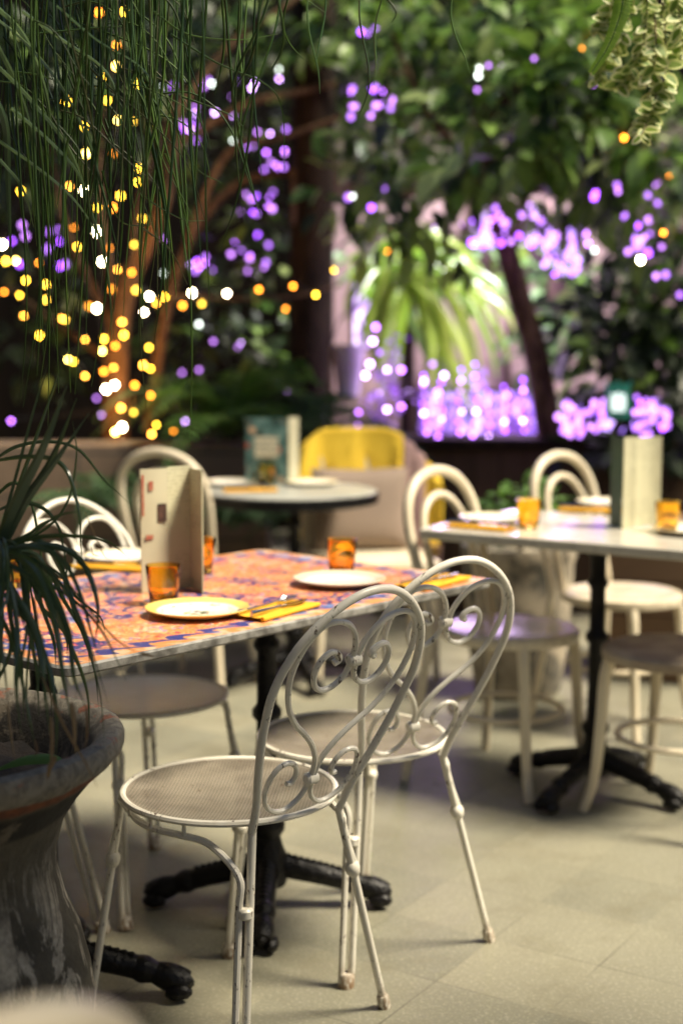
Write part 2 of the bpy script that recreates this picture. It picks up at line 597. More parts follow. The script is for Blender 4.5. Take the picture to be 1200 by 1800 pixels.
M['steel'] = simple('polished_steel', (0.62, 0.60, 0.56), None, 20, 0.18, 0, 1.0)
M['paper'] = mat_bars('cream_menu_paper', (0.50, 0.48, 0.32), (0.16, 0.14, 0.09), 0.008, 0.55)
M['paper_plain'] = simple('plain_cream_paper', (0.52, 0.49, 0.34), (0.47, 0.44, 0.30), 6, 0.6)
M['cover_dark'] = simple('dark_green_card', (0.02, 0.06, 0.04), (0.03, 0.09, 0.06), 10, 0.5)
M['floral'] = mat_floral_card()
M['photo'] = simple('brown_printed_picture', (0.10, 0.05, 0.035), (0.035, 0.02, 0.015), 60, 0.5)
M['redprint'] = simple('red_printed_motif', (0.34, 0.08, 0.05), (0.40, 0.18, 0.11), 60, 0.5)
M['label'] = mat_bars('cream_cover_label', (0.62, 0.58, 0.42), (0.16, 0.16, 0.13), 0.02, 0.8)
M['strand'] = leafmat('rush_green', [(0.038, 0.088, 0.013), (0.015, 0.042, 0.008), (0.085, 0.155, 0.022), (0.024, 0.062, 0.011), (0.075, 0.066, 0.022)], 0.40, 0.25)
M['blade'] = leafmat('strap_leaf_green', [(0.045, 0.085, 0.034), (0.085, 0.125, 0.068), (0.10, 0.15, 0.05), (0.055, 0.090, 0.045)], 0.18, 0.15)
M['dry'] = leafmat('dried_leaf', [(0.22, 0.14, 0.06), (0.34, 0.25, 0.13), (0.15, 0.085, 0.04)], 0.7, 0.3)
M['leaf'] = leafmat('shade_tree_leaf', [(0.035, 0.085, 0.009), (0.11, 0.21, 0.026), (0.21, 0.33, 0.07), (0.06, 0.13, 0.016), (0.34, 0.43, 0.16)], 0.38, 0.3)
M['leaf_dark'] = leafmat('dark_green_leaf', [(0.007, 0.017, 0.004), (0.016, 0.035, 0.008), (0.024, 0.046, 0.013)], 0.5, 0.25)  # darker green leaf mixed into the crowns
M['palm'] = leafmat('bright_palm_leaf', [(0.22, 0.36, 0.03), (0.15, 0.28, 0.03), (0.34, 0.44, 0.07), (0.12, 0.22, 0.06)], 0.25, 0.5)
M['lit'] = leafmat('pale_green_leaf', [(0.14, 0.24, 0.10), (0.20, 0.32, 0.15), (0.10, 0.19, 0.07)], 0.4, 0.5)
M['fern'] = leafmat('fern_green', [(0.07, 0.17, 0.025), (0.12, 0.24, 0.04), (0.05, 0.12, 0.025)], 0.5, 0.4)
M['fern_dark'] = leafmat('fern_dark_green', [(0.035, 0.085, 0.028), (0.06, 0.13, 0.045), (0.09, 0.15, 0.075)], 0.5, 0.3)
M['fern_bright'] = leafmat('fresh_fern_green', [(0.16, 0.30, 0.02), (0.22, 0.36, 0.03)], 0.45, 0.5)
M['cream_leaf'] = leafmat('cream_leaf_margin', [(0.70, 0.70, 0.32), (0.56, 0.62, 0.18), (0.76, 0.74, 0.46)], 0.5, 0.4)
M['green_leaf'] = leafmat('green_leaf_middle', [(0.13, 0.23, 0.025), (0.22, 0.32, 0.04)], 0.5, 0.4)
M['violet'] = leafmat('violet_blossom', [(0.28, 0.10, 0.62), (0.40, 0.20, 0.72), (0.52, 0.36, 0.80), (0.20, 0.06, 0.50)], 0.6, 0.5)
M['bark'] = mat_bark('brown_bark', (0.045, 0.027, 0.016), (0.15, 0.095, 0.055))
M['bark_dark'] = mat_bark('dark_bark', (0.008, 0.005, 0.0035), (0.026, 0.016, 0.010))
M['bark_warm'] = mat_bark('warm_bark', (0.040, 0.024, 0.012), (0.11, 0.066, 0.034))
M['wall_wood'] = mat_planks('dark_stained_boards', (0.003, 0.002, 0.0015), (0.009, 0.0055, 0.0035), 0.14)
M['bed_wood'] = mat_planks('brown_planter_boards', (0.035, 0.022, 0.014), (0.085, 0.053, 0.034), 0.12)
M['box_wood'] = mat_planks('worn_crate_boards', (0.12, 0.075, 0.045), (0.20, 0.13, 0.08), 0.13, 2)
M['blocks'] = mat_blocks('brown_bed_blocks', (0.17, 0.115, 0.075), (0.13, 0.09, 0.06))
M['redwall'] = mat_blocks('red_brown_bricks', (0.030, 0.018, 0.012), (0.022, 0.013, 0.009), 0.22, 0.075)
M['pinkwall'] = mat_blocks('pink_rendered_wall', (0.30, 0.20, 0.19), (0.25, 0.16, 0.16), 0.9, 0.6, (0.20, 0.12, 0.12))
M['greywall'] = simple('grey_plaster', (0.62, 0.56, 0.44), (0.52, 0.47, 0.36), 3, 0.9, 0.2)
M['roof'] = simple('dark_roof_boards', (0.05, 0.04, 0.03), (0.03, 0.025, 0.02), 5, 0.8)
M['stone'] = mat_stone()
M['throw_y'] = mat_cloth('mustard_wool', (0.88, 0.60, 0.05), (0.78, 0.50, 0.03), 60)
M['throw_p'] = mat_cloth('dusty_pink_wool', (0.42, 0.27, 0.25), (0.30, 0.18, 0.17), 40)
M['cushion'] = mat_cloth('mauve_linen', (0.30, 0.225, 0.17), (0.24, 0.18, 0.14), 120)
M['cable'] = simple('black_cable', (0.01, 0.01, 0.01), None, 10, 0.6)
M['teal'] = simple('teal_enamel', (0.02, 0.20, 0.16), (0.03, 0.26, 0.21), 12, 0.4)
M['white'] = glow('glowing_white_emblem', (0.80, 0.95, 0.90), 0.75)  # glow added to the emblem to brighten it
M['pale'] = simple('pale_lilac_enamel', (0.62, 0.56, 0.66), (0.52, 0.46, 0.56), 10, 0.5)
M['tan'] = simple('tan_card', (0.34, 0.18, 0.08), None, 10, 0.7)
M['terracotta'] = simple('terracotta', (0.030, 0.010, 0.005), (0.018, 0.007, 0.004), 10, 0.85, 0.3)
M['y'] = glow('bulb_yellow', (1.0, 0.55, 0.035), 17)
M['o'] = glow('bulb_orange', (1.0, 0.27, 0.02), 12)
M['w'] = glow('bulb_white_hot', (1.0, 0.80, 0.48), 60)
M['y1'] = glow('bulb_yellow_dim', (1.0, 0.56, 0.05), 8)
M['y2'] = glow('bulb_yellow_bright', (1.0, 0.70, 0.12), 30)
M['o1'] = glow('bulb_orange_dim', (1.0, 0.30, 0.02), 5)
M['o2'] = glow('bulb_orange_bright', (1.0, 0.38, 0.04), 18)
M['p'] = glow('bulb_purple', (0.50, 0.16, 1.0), 8)
M['v'] = glow('bulb_violet', (0.36, 0.08, 1.0), 5.5)
M['e'] = glow('bulb_faint_violet', (0.48, 0.18, 0.95), 2.0)
M['q'] = glow('bulb_lilac', (0.66, 0.36, 1.0), 11)
M['d'] = glow('bulb_dim_purple', (0.50, 0.20, 0.80), 3)
M['c'] = glow('bulb_cool_white', (0.80, 0.92, 1.0), 22)
M['g'] = glow('bulb_dim_white', (0.75, 0.85, 0.75), 6)
M['panel'] = mat_glow_patch('lilac_glow', (0.26, 0.06, 1.0), (0.62, 0.40, 1.0), 1.7, 9)
M['panel_violet'] = mat_glow_patch('violet_glow', (0.30, 0.08, 0.95), (0.60, 0.28, 1.0), 1.6, 14)
M['panel_pink'] = mat_glow_patch('pink_glow', (0.50, 0.18, 0.95), (0.88, 0.70, 1.0), 1.5, 8)


# ------------------------------------------------------------------ mesh helpers
class MB:
    def __init__(s):
        s.v, s.f, s.mi = [], [], []

    def add(s, vs, fs, mi=0):
        o = len(s.v)
        s.v += [Vector(v) for v in vs]
        s.f += [tuple(i + o for i in f) for f in fs]
        s.mi += [mi] * len(fs)

    def tube(s, pts, rad, seg=10, mi=0, closed=False, cap=True, flat=1.0):
        pts = [Vector(p) for p in pts]
        n = len(pts)
        rf = rad if callable(rad) else (lambda t: rad)
        tang = []
        for i in range(n):
            a = pts[i - 1] if (i > 0 or closed) else pts[i]
            b = pts[(i + 1) % n] if (i < n - 1 or closed) else pts[i]
            t = (b - a)
            tang.append(t.normalized() if t.length > 1e-9 else Vector((0, 0, 1)))
        up = Vector((0, 0, 1)) if abs(tang[0].z) < 0.9 else Vector((1, 0, 0))
        nrm = (up - tang[0] * up.dot(tang[0])).normalized()
        vs, fs = [], []
        for i in range(n):
            if i:
                nrm = (nrm - tang[i] * nrm.dot(tang[i]))
                nrm = nrm.normalized() if nrm.length > 1e-9 else tang[i].orthogonal().normalized()
            bi = tang[i].cross(nrm)
            r = rf(i / max(1, n - 1))
            for k in range(seg):
                a = 2 * math.pi * k / seg
                vs.append(pts[i] + nrm * math.cos(a) * r + bi * math.sin(a) * r * flat)
        m = n if closed else n - 1
        for i in range(m):
            j = (i + 1) % n
            for k in range(seg):
                l = (k + 1) % seg
                fs.append((i * seg + k, i * seg + l, j * seg + l, j * seg + k))
        if cap and not closed:
            fs.append(tuple(range(seg))[::-1])
            fs.append(tuple((n - 1) * seg + k for k in range(seg)))
        s.add(vs, fs, mi)

    def lathe(s, prof, seg=32, c=(0, 0, 0), mi=0, wob=None):
        vs, fs = [], []
        n = len(prof)
        for r, z in prof:
            for k in range(seg):
                a = 2 * math.pi * k / seg
                rr = r + (wob(a, z) if wob and r > 1e-4 else 0)
                vs.append((c[0] + rr * math.cos(a), c[1] + rr * math.sin(a), c[2] + z))
        for i in range(n - 1):
            for k in range(seg):
                l = (k + 1) % seg
                fs.append((i * seg + k, i * seg + l, (i + 1) * seg + l, (i + 1) * seg + k))
        s.add(vs, fs, mi)

    def box(s, c, d, mi=0, rot=None, bev=0.0):
        x, y, z = (q / 2 for q in d)
        if bev <= 0:
            vs = [Vector((i * x, j * y, k * z)) for i in (-1, 1) for j in (-1, 1) for k in (-1, 1)]
            fs = [(0, 1, 3, 2), (4, 6, 7, 5), (0, 4, 5, 1), (2, 3, 7, 6), (0, 2, 6, 4), (1, 5, 7, 3)]
        else:
            b = min(bev, x * .9, y * .9, z * .9)
            loop = []
            def ring(ins, zz):
                cs = []
                for cx, cy, a0 in ((1, 1, 0), (-1, 1, 90), (-1, -1, 180), (1, -1, 270)):
                    for a in (0, 45, 90):
                        aa = R(a0 + a)
                        rr = b
                        cs.append(Vector((cx * (x - b - ins) + rr * math.cos(aa), cy * (y - b - ins) + rr * math.sin(aa), zz)))
                return cs
            rings = [ring(b * .7, -z), ring(b * .2, -z + b * .3), ring(0, -z + b), ring(0, z - b), ring(b * .2, z - b * .3), ring(b * .7, z)]
            vs = [p for r_ in rings for p in r_]
            fs = []
            for i in range(5):
                for k in range(12):
                    l = (k + 1) % 12
                    fs.append((i * 12 + k, i * 12 + l, (i + 1) * 12 + l, (i + 1) * 12 + k))
            fs.append(tuple(range(12))[::-1])
            fs.append(tuple(60 + k for k in range(12)))
        if rot is not None:
            vs = [rot @ v for v in vs]
        c = Vector(c)
        s.add([v + c for v in vs], fs, mi)

    def leaf(s, p, dirv, nrm, L, W, mi=0, bend=0.25):
        dirv = dirv.normalized()
        side = dirv.cross(nrm)
        if side.length < 1e-6:
            side = dirv.orthogonal()
        side.normalize()
        n = side.cross(dirv).normalized()
        q = [p, p + dirv * L * .35 + side * W * .5 + n * L * bend * .2, p + dirv * L * .72 + side * W * .38, p + dirv * L - n * L * bend * .5,
             p + dirv * L * .72 - side * W * .38, p + dirv * L * .35 - side * W * .5 + n * L * bend * .2, p + dirv * L * .5 - n * 0.0]
        s.add(q, [(0, 1, 6), (1, 2, 6), (2, 3, 6), (3, 4, 6), (4, 5, 6), (5, 0, 6)], mi)

    def ribbon(s, pts, wf, nrm_hint=Vector((0, -1, 0)), mi=0, fold=0.25, twist=0.0):
        """a strap leaf: two strips meeting in a shallow V"""
        pts = [Vector(p) for p in pts]
        n = len(pts)
        vs, fs = [], []
        for i in range(n):
            t = (pts[min(i + 1, n - 1)] - pts[max(i - 1, 0)]).normalized()
            nh = nrm_hint.copy()
            if twist:
                nh = Matrix.Rotation(twist * i / (n - 1), 3, t) @ nh
            side = t.cross(nh)
            side = side.normalized() if side.length > 1e-5 else t.orthogonal()
            nn = side.cross(t)
            w_ = wf(i / (n - 1))
            vs += [pts[i] - side * w_ * .5, pts[i] + nn * w_ * fold, pts[i] + side * w_ * .5]
        for i in range(n - 1):
            a = i * 3
            fs += [(a, a + 1, a + 4, a + 3), (a + 1, a + 2, a + 5, a + 4)]
        s.add(vs, fs, mi)

    def build(s, name, mats, parent=None, smooth=True, loc=None):
        me = D.meshes.new(name)
        me.from_pydata([tuple(v) for v in s.v], [], s.f)
        mats = mats if isinstance(mats, (list, tuple)) else [mats]
        for m in mats:
            me.materials.append(m)
        if len(mats) > 1:
            me.polygons.foreach_set('material_index', s.mi)
        if smooth:
            me.polygons.foreach_set('use_smooth', [True] * len(me.polygons))
            try:
                me.set_sharp_from_angle(angle=R(42))
            except Exception:
                pass
        me.update()
        o = D.objects.new(name, me)
        C.objects.link(o)
        if parent:
            o.parent = parent
        if loc is not None:
            o.location = loc
        return o


def smooth(pts, n=6, closed=False):
    """Catmull-Rom through the points"""
    P = [Vector(p) for p in pts]
    N = len(P)
    out = []
    rng = N if closed else N - 1
    for i in range(rng):
        if closed:
            a, b, c, e = P[i - 1], P[i], P[(i + 1) % N], P[(i + 2) % N]
        else:
            b, c = P[i], P[i + 1]
            a = P[i - 1] if i else b * 2 - c
            e = P[i + 2] if i + 2 < N else c * 2 - b
        for k in range(n):
            t = k / n
            out.append(0.5 * ((2 * b) + (c - a) * t + (2 * a - 5 * b + 4 * c - e) * t * t + (3 * b - a - 3 * c + e) * t ** 3))
    if not closed:
        out.append(P[-1])
    return out


def tag(o, label=None, cat=None, group=None, kind=None):
    if label: o['label'] = label
    if cat: o['category'] = cat
    if group: o['group'] = group
    if kind: o['kind'] = kind
    return o


def thing(name, label, cat, loc=(0, 0, 0), rz=0.0, group=None):
    o = D.objects.new(name, None)
    C.objects.link(o)
    o.location = loc
    o.rotation_euler = (0, 0, rz)
    o.empty_display_size = 0.1
    return tag(o, label, cat, group)


def dup(o, loc=None, rz=None, label=None, parent=None):
    c = o.copy()
    C.objects.link(c)
    if parent is not None:
        c.parent = parent
    for ch in o.children:
        dup(ch, parent=c)
    if loc is not None: c.location = loc
    if rz is not None: c.rotation_euler = (0, 0, rz)
    if label: c['label'] = label
    return c


# ------------------------------------------------------------------ setting
def structure(name, mb, m, loc=None):
    o = mb.build(name, m, smooth=False, loc=loc)
    return tag(o, kind='structure')


b = MB()
b.add([(-30, -30, 0), (30, -30, 0), (30, 30, 0), (-30, 30, 0)], [(0, 1, 2, 3)])
structure('floor', b, M['floor'])


def wall(name, c, dims, m, label, cat='wall'):
    b = MB()
    b.box((0, 0, dims[2] / 2), dims)
    o = b.build(name, m, smooth=False, loc=(c[0], c[1], 0.002))
    return tag(o, label, cat)


wall('boarded_wall', (0.0, 10.2, 0), (7.6, 0.2, 4.6), M['wall_wood'], 'dark stained board wall closing the courtyard behind the trees')
wall('brick_wall', (-3.0, 3.9, 0), (0.2, 12.3, 3.2), M['redwall'], 'dim red brown brick wall along the left side of the courtyard')
wall('plaster_wall', (3.6, 3.9, 0), (0.2, 12.3, 2.3), M['greywall'], 'cream plaster wall along the right side of the courtyard')
wall('rear_wall', (0.0, -2.6, 0), (6.9, 0.2, 3.0), M['greywall'], 'cream plaster wall closing the courtyard behind the near chair')
t = thing('shade_roof', 'unseen dark roof added to shade the near end of the courtyard', 'roof', (0, 1.15, 2.85))  # unseen roof, added and sized to shade the near floor and planter
b = MB(); b.box((0, 0, 0), (6.4, 1.7, 0.06)); b.build('shade_roof_boards', M['roof'], t, False)
b = MB(); b.box((0, .79, -0.11), (6.4, 0.12, 0.16)); b.build('beam', M['bark_dark'], t, False)

# low raised beds in front of the far wall
b = MB(); b.box((0, 0, .42), (2.55, 0.34, .84), 0, None, .01)
o = b.build('block_planter', M['blocks'], loc=(-1.62, 6.75, .002))
tag(o, 'long low bed of brown blocks below the warm string lights', 'planter')
b = MB(); b.box((0, 0, .465), (2.55, 0.20, .05), 0, None, .008)
t = thing('timber_planter', 'long dark brown timber planter below the added purple glow', 'planter', (1.60, 7.05, .002))
b = MB(); b.box((0, 0, .40), (2.9, 0.44, .80), 0, None, .008); b.build('board_front', M['bed_wood'], t)
b = MB(); b.box((0, -.02, .83), (2.94, 0.50, .05), 0, None, .008); b.build('top_rail', M['bark_dark'], t)

# pink rendered house end, seen through the foliage
t = thing('garden_house', 'pink rendered garden house seen between palm and leaning tree trunk', 'building', (1.05, 9.3, .002))
b = MB(); b.box((0, 0, 1.2), (2.3, .7, 2.4)); b.build('wall', M['pinkwall'], t, False)
b = MB()
b.add([(-1.25, -.5, 2.35), (1.25, -.5, 2.35), (1.25, .45, 2.75), (-1.25, .45, 2.75), (-1.25, -.5, 2.41), (1.25, -.5, 2.41), (1.25, .45, 2.81), (-1.25, .45, 2.81)],
      [(0, 1, 2, 3), (4, 7, 6, 5), (0, 4, 5, 1), (1, 5, 6, 2), (2, 6, 7, 3), (3, 7, 4, 0)])
b.build('roof', M['roof'], t, False)
for i in (-.25, .25):
    b = MB(); b.box((i, -.375, 1.15), (.06, .045, 2.3)); b.build('mullion', M['throw_p'], t, False)

# posts
b = MB()
b.tube([at(548, 900, 7.5) * 1 + Vector((0, 0, -1)), at(545, 700, 7.5), at(548, 400, 7.5), at(552, 100, 7.5), at(556, -180, 7.5)], lambda t_: .125 - .02 * t_, 14)
o = b.build('bare_trunk', M['bark_dark'])
tag(o, 'thick dark upright trunk behind the round table', 'tree trunk')


# ------------------------------------------------------------------ wire chairs
LEGS = {'RL': ((-.100, -.200), (-.112, -.188)), 'RR': ((.104, -.192), (.262, -.148)), 'FL': ((-.146, .140), (-.200, .192)), 'FR': ((.146, .140), (.182, .246))}
PHI = R(26)


def plane(u, v):
    return Vector((u, -.200 - v * math.sin(PHI), .455 + v * math.cos(PHI)))


def make_wire_chair():
    t = thing('wire_chair', '', 'chair', (0, 0, 0), 0, 'white wire chairs around the patterned table')
    # dished seat with perforated plate and rolled rim
    b = MB()
    prof = []
    for i in range(15):
        r = .197 * i / 14
        prof.append((max(r, .0005), .462 - .016 * (1 - (r / .197) ** 2.2)))
    b.lathe(prof, 56)
    seat = b.build('seat', M['perf'], t)
    b = MB()
    ring = [(.199 * math.cos(a), .199 * math.sin(a), .459) for a in [2 * math.pi * k / 64 for k in range(64)]]
    b.tube(ring, .0065, 8, 0, True)
    b.build('rim', M['paint'], seat)
    # hoop back
    half = [(0, .487), (.045, .478), (.092, .447), (.130, .402), (.151, .35), (.158, .30), (.154, .25), (.144, .19), (.127, .12), (.108, .05)]
    pts = [plane(-u, v) for u, v in reversed(half)] + [plane(u, v) for u, v in half[1:]]
    pts = [Vector((-.102, -.201, .45))] + pts + [Vector((.104, -.195, .45))]
    b = MB(); b.tube(smooth(pts, 6), .0074, 10)
    back = b.build('back_hoop', M['paint'], t)
    S = [(0.002, .09), (.006, .13), (.026, .168), (.055, .2), (.085, .228), (.111, .265), (.126, .305), (.131, .35), (.121, .395), (.101, .424), (.075, .433), (.045, .426),
         (.022, .405), (.008, .375), (.006, .345), (.010, .318), (.027, .297), (.050, .291), (.070, .304), (.080, .33), (.076, .355), (.060, .370), (.043, .365), (.036, .352), (.045, .346)]
    Lw = [(.005, .09), (.006, .067), (.018, .043), (.042, .027), (.070, .034), (.090, .055), (.100, .085), (.097, .115), (.085, .135), (.065, .139), (.048, .127), (.041, .107), (.046, .091), (.056, .091)]
    for sgn in (-1, 1):
        b = MB(); b.tube(smooth([plane(sgn * u, v) for u, v in S], 5), lambda q: .0053 if q < .93 else .0062, 8)
        b.build('scroll', M['paint'], back)
        b = MB(); b.tube(smooth([plane(sgn * u, v) for u, v in Lw], 5), lambda q: .0048, 8)
        b.build('scroll', M['paint'], back)
    for v in (.09, .346):
        b = MB()
        p = plane(0, v)
        b.tube([p + Vector((-.013, 0, 0)), p + Vector((-.009, 0, 0)), p + Vector((.009, 0, 0)), p + Vector((.013, 0, 0))], lambda q: .012 if .2 < q < .8 else .008, 10)
        b.build('tie', M['paint'], back)
    # legs
    def legpt(k, z):
        a, f = LEGS[k]
        q = 1 - z / .45
        return Vector((a[0] + (f[0] - a[0]) * q, a[1] + (f[1] - a[1]) * q, z))
    for k in LEGS:
        b = MB()
        b.tube([legpt(k, .452), legpt(k, .43), legpt(k, .30), legpt(k, .15), legpt(k, .012)], .0076, 10)
        leg = b.build('leg', M['paint'], t)
        dbl = k in ('RL', 'FR')
        b = MB()
        off = Vector((-.021, .004, 0)) if k == 'RL' else Vector((-.018, -.01, 0))
        if dbl:
            b.tube([legpt(k, z) + off * .5 for z in (.318, .314, .302, .298)], lambda q: .0155 if .2 < q < .8 else .012, 12, 0, False, True, 1.15)
        else:
            b.tube([legpt(k, z) for z in (.333, .328, .320, .310, .304)], lambda q: .0085 + .0062 * math.sin(math.pi * q), 12)
        b.build('collar', M['paint'], leg)
        b = MB()
        c0 = off * .5 if dbl else Vector()
        b.tube([legpt(k, .030) + c0, legpt(k, .024) + c0, legpt(k, 0.001) + c0], lambda q: (.010 if q < .2 else .0125) * (1.35 if dbl else 1), 12)
        b.build('foot', M['paint'], leg)
    # arched stays: one tube from the top of a single leg round under the rim and down beside the next double leg
    for a_, c_, off in (('FL', 'RL', Vector((-.021, .004, 0))), ('RR', 'FR', Vector((-.018, -.01, 0)))):
        pa = legpt(a_, .42); pc = legpt(c_, .30) + off
        aa = math.atan2(pa.y, pa.x); ac = math.atan2(pc.y, pc.x)
        if ac < aa: ac += 2 * math.pi
        pts = [legpt(a_, .33) + Vector((-.006 * math.copysign(1, pa.x) * -1, 0, 0)), legpt(a_, .40), pa + Vector((0, 0, .012))]
        for q in (.18, .36, .54, .70):
            an = aa + (ac - aa) * q
            pts.append(Vector((.188 * math.cos(an), .188 * math.sin(an), .434 - .006 * q)))
        an = aa + (ac - aa) * .86
        pts.append(Vector((.19 * math.cos(an), .19 * math.sin(an), .418)))
        pts += [legpt(c_, .375) + off * 1.1, legpt(c_, .31) + off, legpt(c_, .15) + off, legpt(c_, .015) + off]
        b = MB(); b.tube(smooth(pts, 5), 0.0066, 8)
        st = b.build('seat_stay', M['paint'], t)
        for q in (.25, .5, .72):
            an = aa + (ac - aa) * q
            p = Vector((.192 * math.cos(an), .192 * math.sin(an), .431))
            b = MB(); b.tube([p, p + Vector((0, 0, .024))], .004, 6); b.build('stud', M['paint'], st)
    return t


chair = make_wire_chair()
chair.location = (-.210, 2.600, 0); chair.rotation_euler = (0, 0, R(41))
chair['label'] = 'chipped white wire chair nearest the leafy clay planter, scrolled hoop back in focus'
dup(chair, (.022, 2.972, 0), R(30), 'white wire chair with scrolled back overlapping the nearer wire chair, by the table end')
dchair = dup(chair, (-.475, 3.33, 0), R(215), 'white wire chair across the patterned table facing the camera, seat coloured pale for light')
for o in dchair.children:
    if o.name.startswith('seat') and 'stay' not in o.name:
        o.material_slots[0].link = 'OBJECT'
        o.material_slots[0].material = M['perf_lit']
dup(chair, (-.815, 2.955, 0), R(-41), 'white wire chair mostly hidden behind the clay planter, one splayed leg showing')


# ------------------------------------------------------------------ bentwood chairs
def make_bentwood():
    t = thing('bentwood_chair', '', 'chair', (0, 0, 0), 0)
    b = MB()
    prof = [(.001, .463), (.10, .461), (.155, .460), (.172, .464), (.190, .466), (.204, .459), (.206, .448), (.203, .434), (.192, .430), (.175, .432), (.001, .436)]
    b.lathe(prof, 48)
    b.build('seat', M['bseat'], t)
    o_pts = [(-.222, -.222, .002), (-.196, -.198, .20), (-.172, -.172, .44), (-.170, -.186, .54), (-.180, -.215, .66), (-.182, -.240, .755), (-.160, -.258, .835), (-.098, -.270, .893), (0, -.274, .915)]
    pts = o_pts + [(-x, y, z) for x, y, z in reversed(o_pts[:-1])]
    b = MB(); b.tube(smooth(pts, 6), lambda q: .0165 - .002 * abs(math.cos(math.pi * q)), 12)
    b.build('back_hoop', M['bent'], t)
    i_pts = [(-.108, -.165, .445), (-.110, -.186, .56), (-.116, -.214, .67), (-.112, -.236, .745), (-.086, -.252, .800), (-.045, -.259, .832), (0, -.261, .842)]
    pts = i_pts + [(-x, y, z) for x, y, z in reversed(i_pts[:-1])]
    b = MB(); b.tube(smooth(pts, 6), .0125, 10)
    b.build('inner_hoop', M['bent'], t)
    for s in (-1, 1):
        b = MB()
        b.tube(smooth([(s * .138, .128, .434), (s * .146, .138, .38), (s * .150, .146, .25), (s * .158, .158, .10), (s * .178, .180, .002)], 5), lambda q: .0185 - .005 * q, 12)
        b.build('leg', M['bent'], t)
    b = MB()
    b.tube([(.168 * math.cos(a), .166 * math.sin(a) - .012, .215) for a in [2 * math.pi * k / 48 for k in range(48)]], .0095, 8, 0, True)
    b.build('stretcher_ring', M['bent'], t)
    return t


def face(fx, fy):
    return math.atan2(-fx, fy)


GB = 'cream bentwood chairs'
bw = make_bentwood(); bw['group'] = GB
bw.location = (.50, 4.16, 0); bw.rotation_euler = (0, 0, face(.78, -.62))
bw['label'] = 'cream bentwood chair with a purple sheen on its seat, at the marble table end'
dup(bw, (.955, 4.78, 0), face(.72, -.69), 'cream bentwood chair behind the marble table, beside the menu with the green spine')
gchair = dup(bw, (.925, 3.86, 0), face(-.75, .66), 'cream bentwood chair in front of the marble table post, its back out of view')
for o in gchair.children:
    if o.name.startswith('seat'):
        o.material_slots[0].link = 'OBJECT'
        o.material_slots[0].material = M['worn_shaded_seat']
dup(bw, (-.55, 5.36, 0), face(.40, .92), 'cream bentwood chair at the round table, arched back rising behind the tall cream menu')
dup(bw, (-.43, .855, 0), face(-.82, .57), 'blurred cream bentwood chair close to the camera, only the top of its back showing')


# ------------------------------------------------------------------ pedestals and tables
def pedestal(parent, loc, top, rot=0.0):
    b = MB()
    prof = [(.001, 0.05), (.042, .055), (.050, .085), (.046, .12), (.034, .15), (.030, .17), (.040, .185), (.040, .20), (.027, .215), (.024, .30), (.024, .44), (.034, .452), (.034, .466), (.023, .48), (.022, .60), (.030, .612), (.030, .622), (.022, .635), (.024, top - .04), (.050, top - .02), (.11, top - .008), (.11, top - .001), (.001, top - .001)]
    b.lathe(prof, 20)
    p = b.build('pedestal', M['iron'], parent, loc=loc)
    b.v = []; b = MB()
    for k in range(4):
        b = MB()
        a = rot + k * math.pi / 2
        d_ = Vector((math.cos(a), math.sin(a), 0))
        n_ = 70
        pts = []
        for i in range(n_ + 1):
            q = i / n_
            z = .105 - .075 * q ** .8 + .010 * math.sin(q * 3.0)
            if q > .86: z = max(.030, z)
            pts.append(d_ * (.02 + .255 * q) + Vector((0, 0, z)))
        def rf(q):
            r = .028 - .007 * q 
            if .60 < q < .72: r += .004 * math.sin((q - .60) / .12 * math.pi)
            if q > .74: r = .021 + .007 * math.sin((q - .74) / .26 * math.pi * .9)
            return r
        b.tube(pts, rf, 12, 0, False, True, 1.0)
        # raised leaf ridge along the top of the arm
        for i in range(9):
            q = .10 + .058 * i
            c = pts[int(q * n_)] + Vector((0, 0, rf(q) * .80))
            b.tube([c - d_ * .012, c - d_ * .004, c + d_ * .006, c + d_ * .011], lambda q2: .002 + .0085 * math.sin(math.pi * q2), 7)
        # scrolled claw knuckles
        e = d_ * .262
        sd = Vector((-d_.y, d_.x, 0))
        for s in (-1, 0, 1):
            c = e + sd * s * .021 + Vector((0, 0, .022 + .014 * (s == 0)))
            b.tube([c - d_ * .028, c - d_ * .015, c, c + d_ * .016, c + d_ * .024], lambda q: .005 + .0125 * math.sin(math.pi * min(1, q * .9 + .1)), 8)
        b.build('foot', M['iron'], p)
    return p


def slab(name, L, W, th, rad, mats, parent, z):
    """rounded rectangular top"""
    b = MB()
    out = []
    for cx, cy, a0 in ((1, 1, 0), (-1, 1, 90), (-1, -1, 180), (1, -1, 270)):
        for k in range(7):
            a = R(a0 + 15 * k)
            out.append((cx * (L / 2 - rad) + rad * math.cos(a), cy * (W / 2 - rad) + rad * math.sin(a)))
    n = len(out)
    e = .004
    rings = [(1 - 2 * e / W, 0), (1, -e), (1, -th + e), (1 - 2 * e / W, -th)]
    vs = [(x * s, y * s, z + dz) for s, dz in rings for x, y in out]
    fs = [(i * n + k, i * n + (k + 1) % n, (i + 1) * n + (k + 1) % n, (i + 1) * n + k) for i in range(3) for k in range(n)]
    fs = [f[::-1] for f in fs]
    b.add(vs, fs, 1 if len(mats) > 1 else 0)
    b.add(vs[:n], [tuple(range(n))], 0)
    b.add(vs[-n:], [tuple(range(n))[::-1]], 1 if len(mats) > 1 else 0)
    return b.build(name, mats, parent)


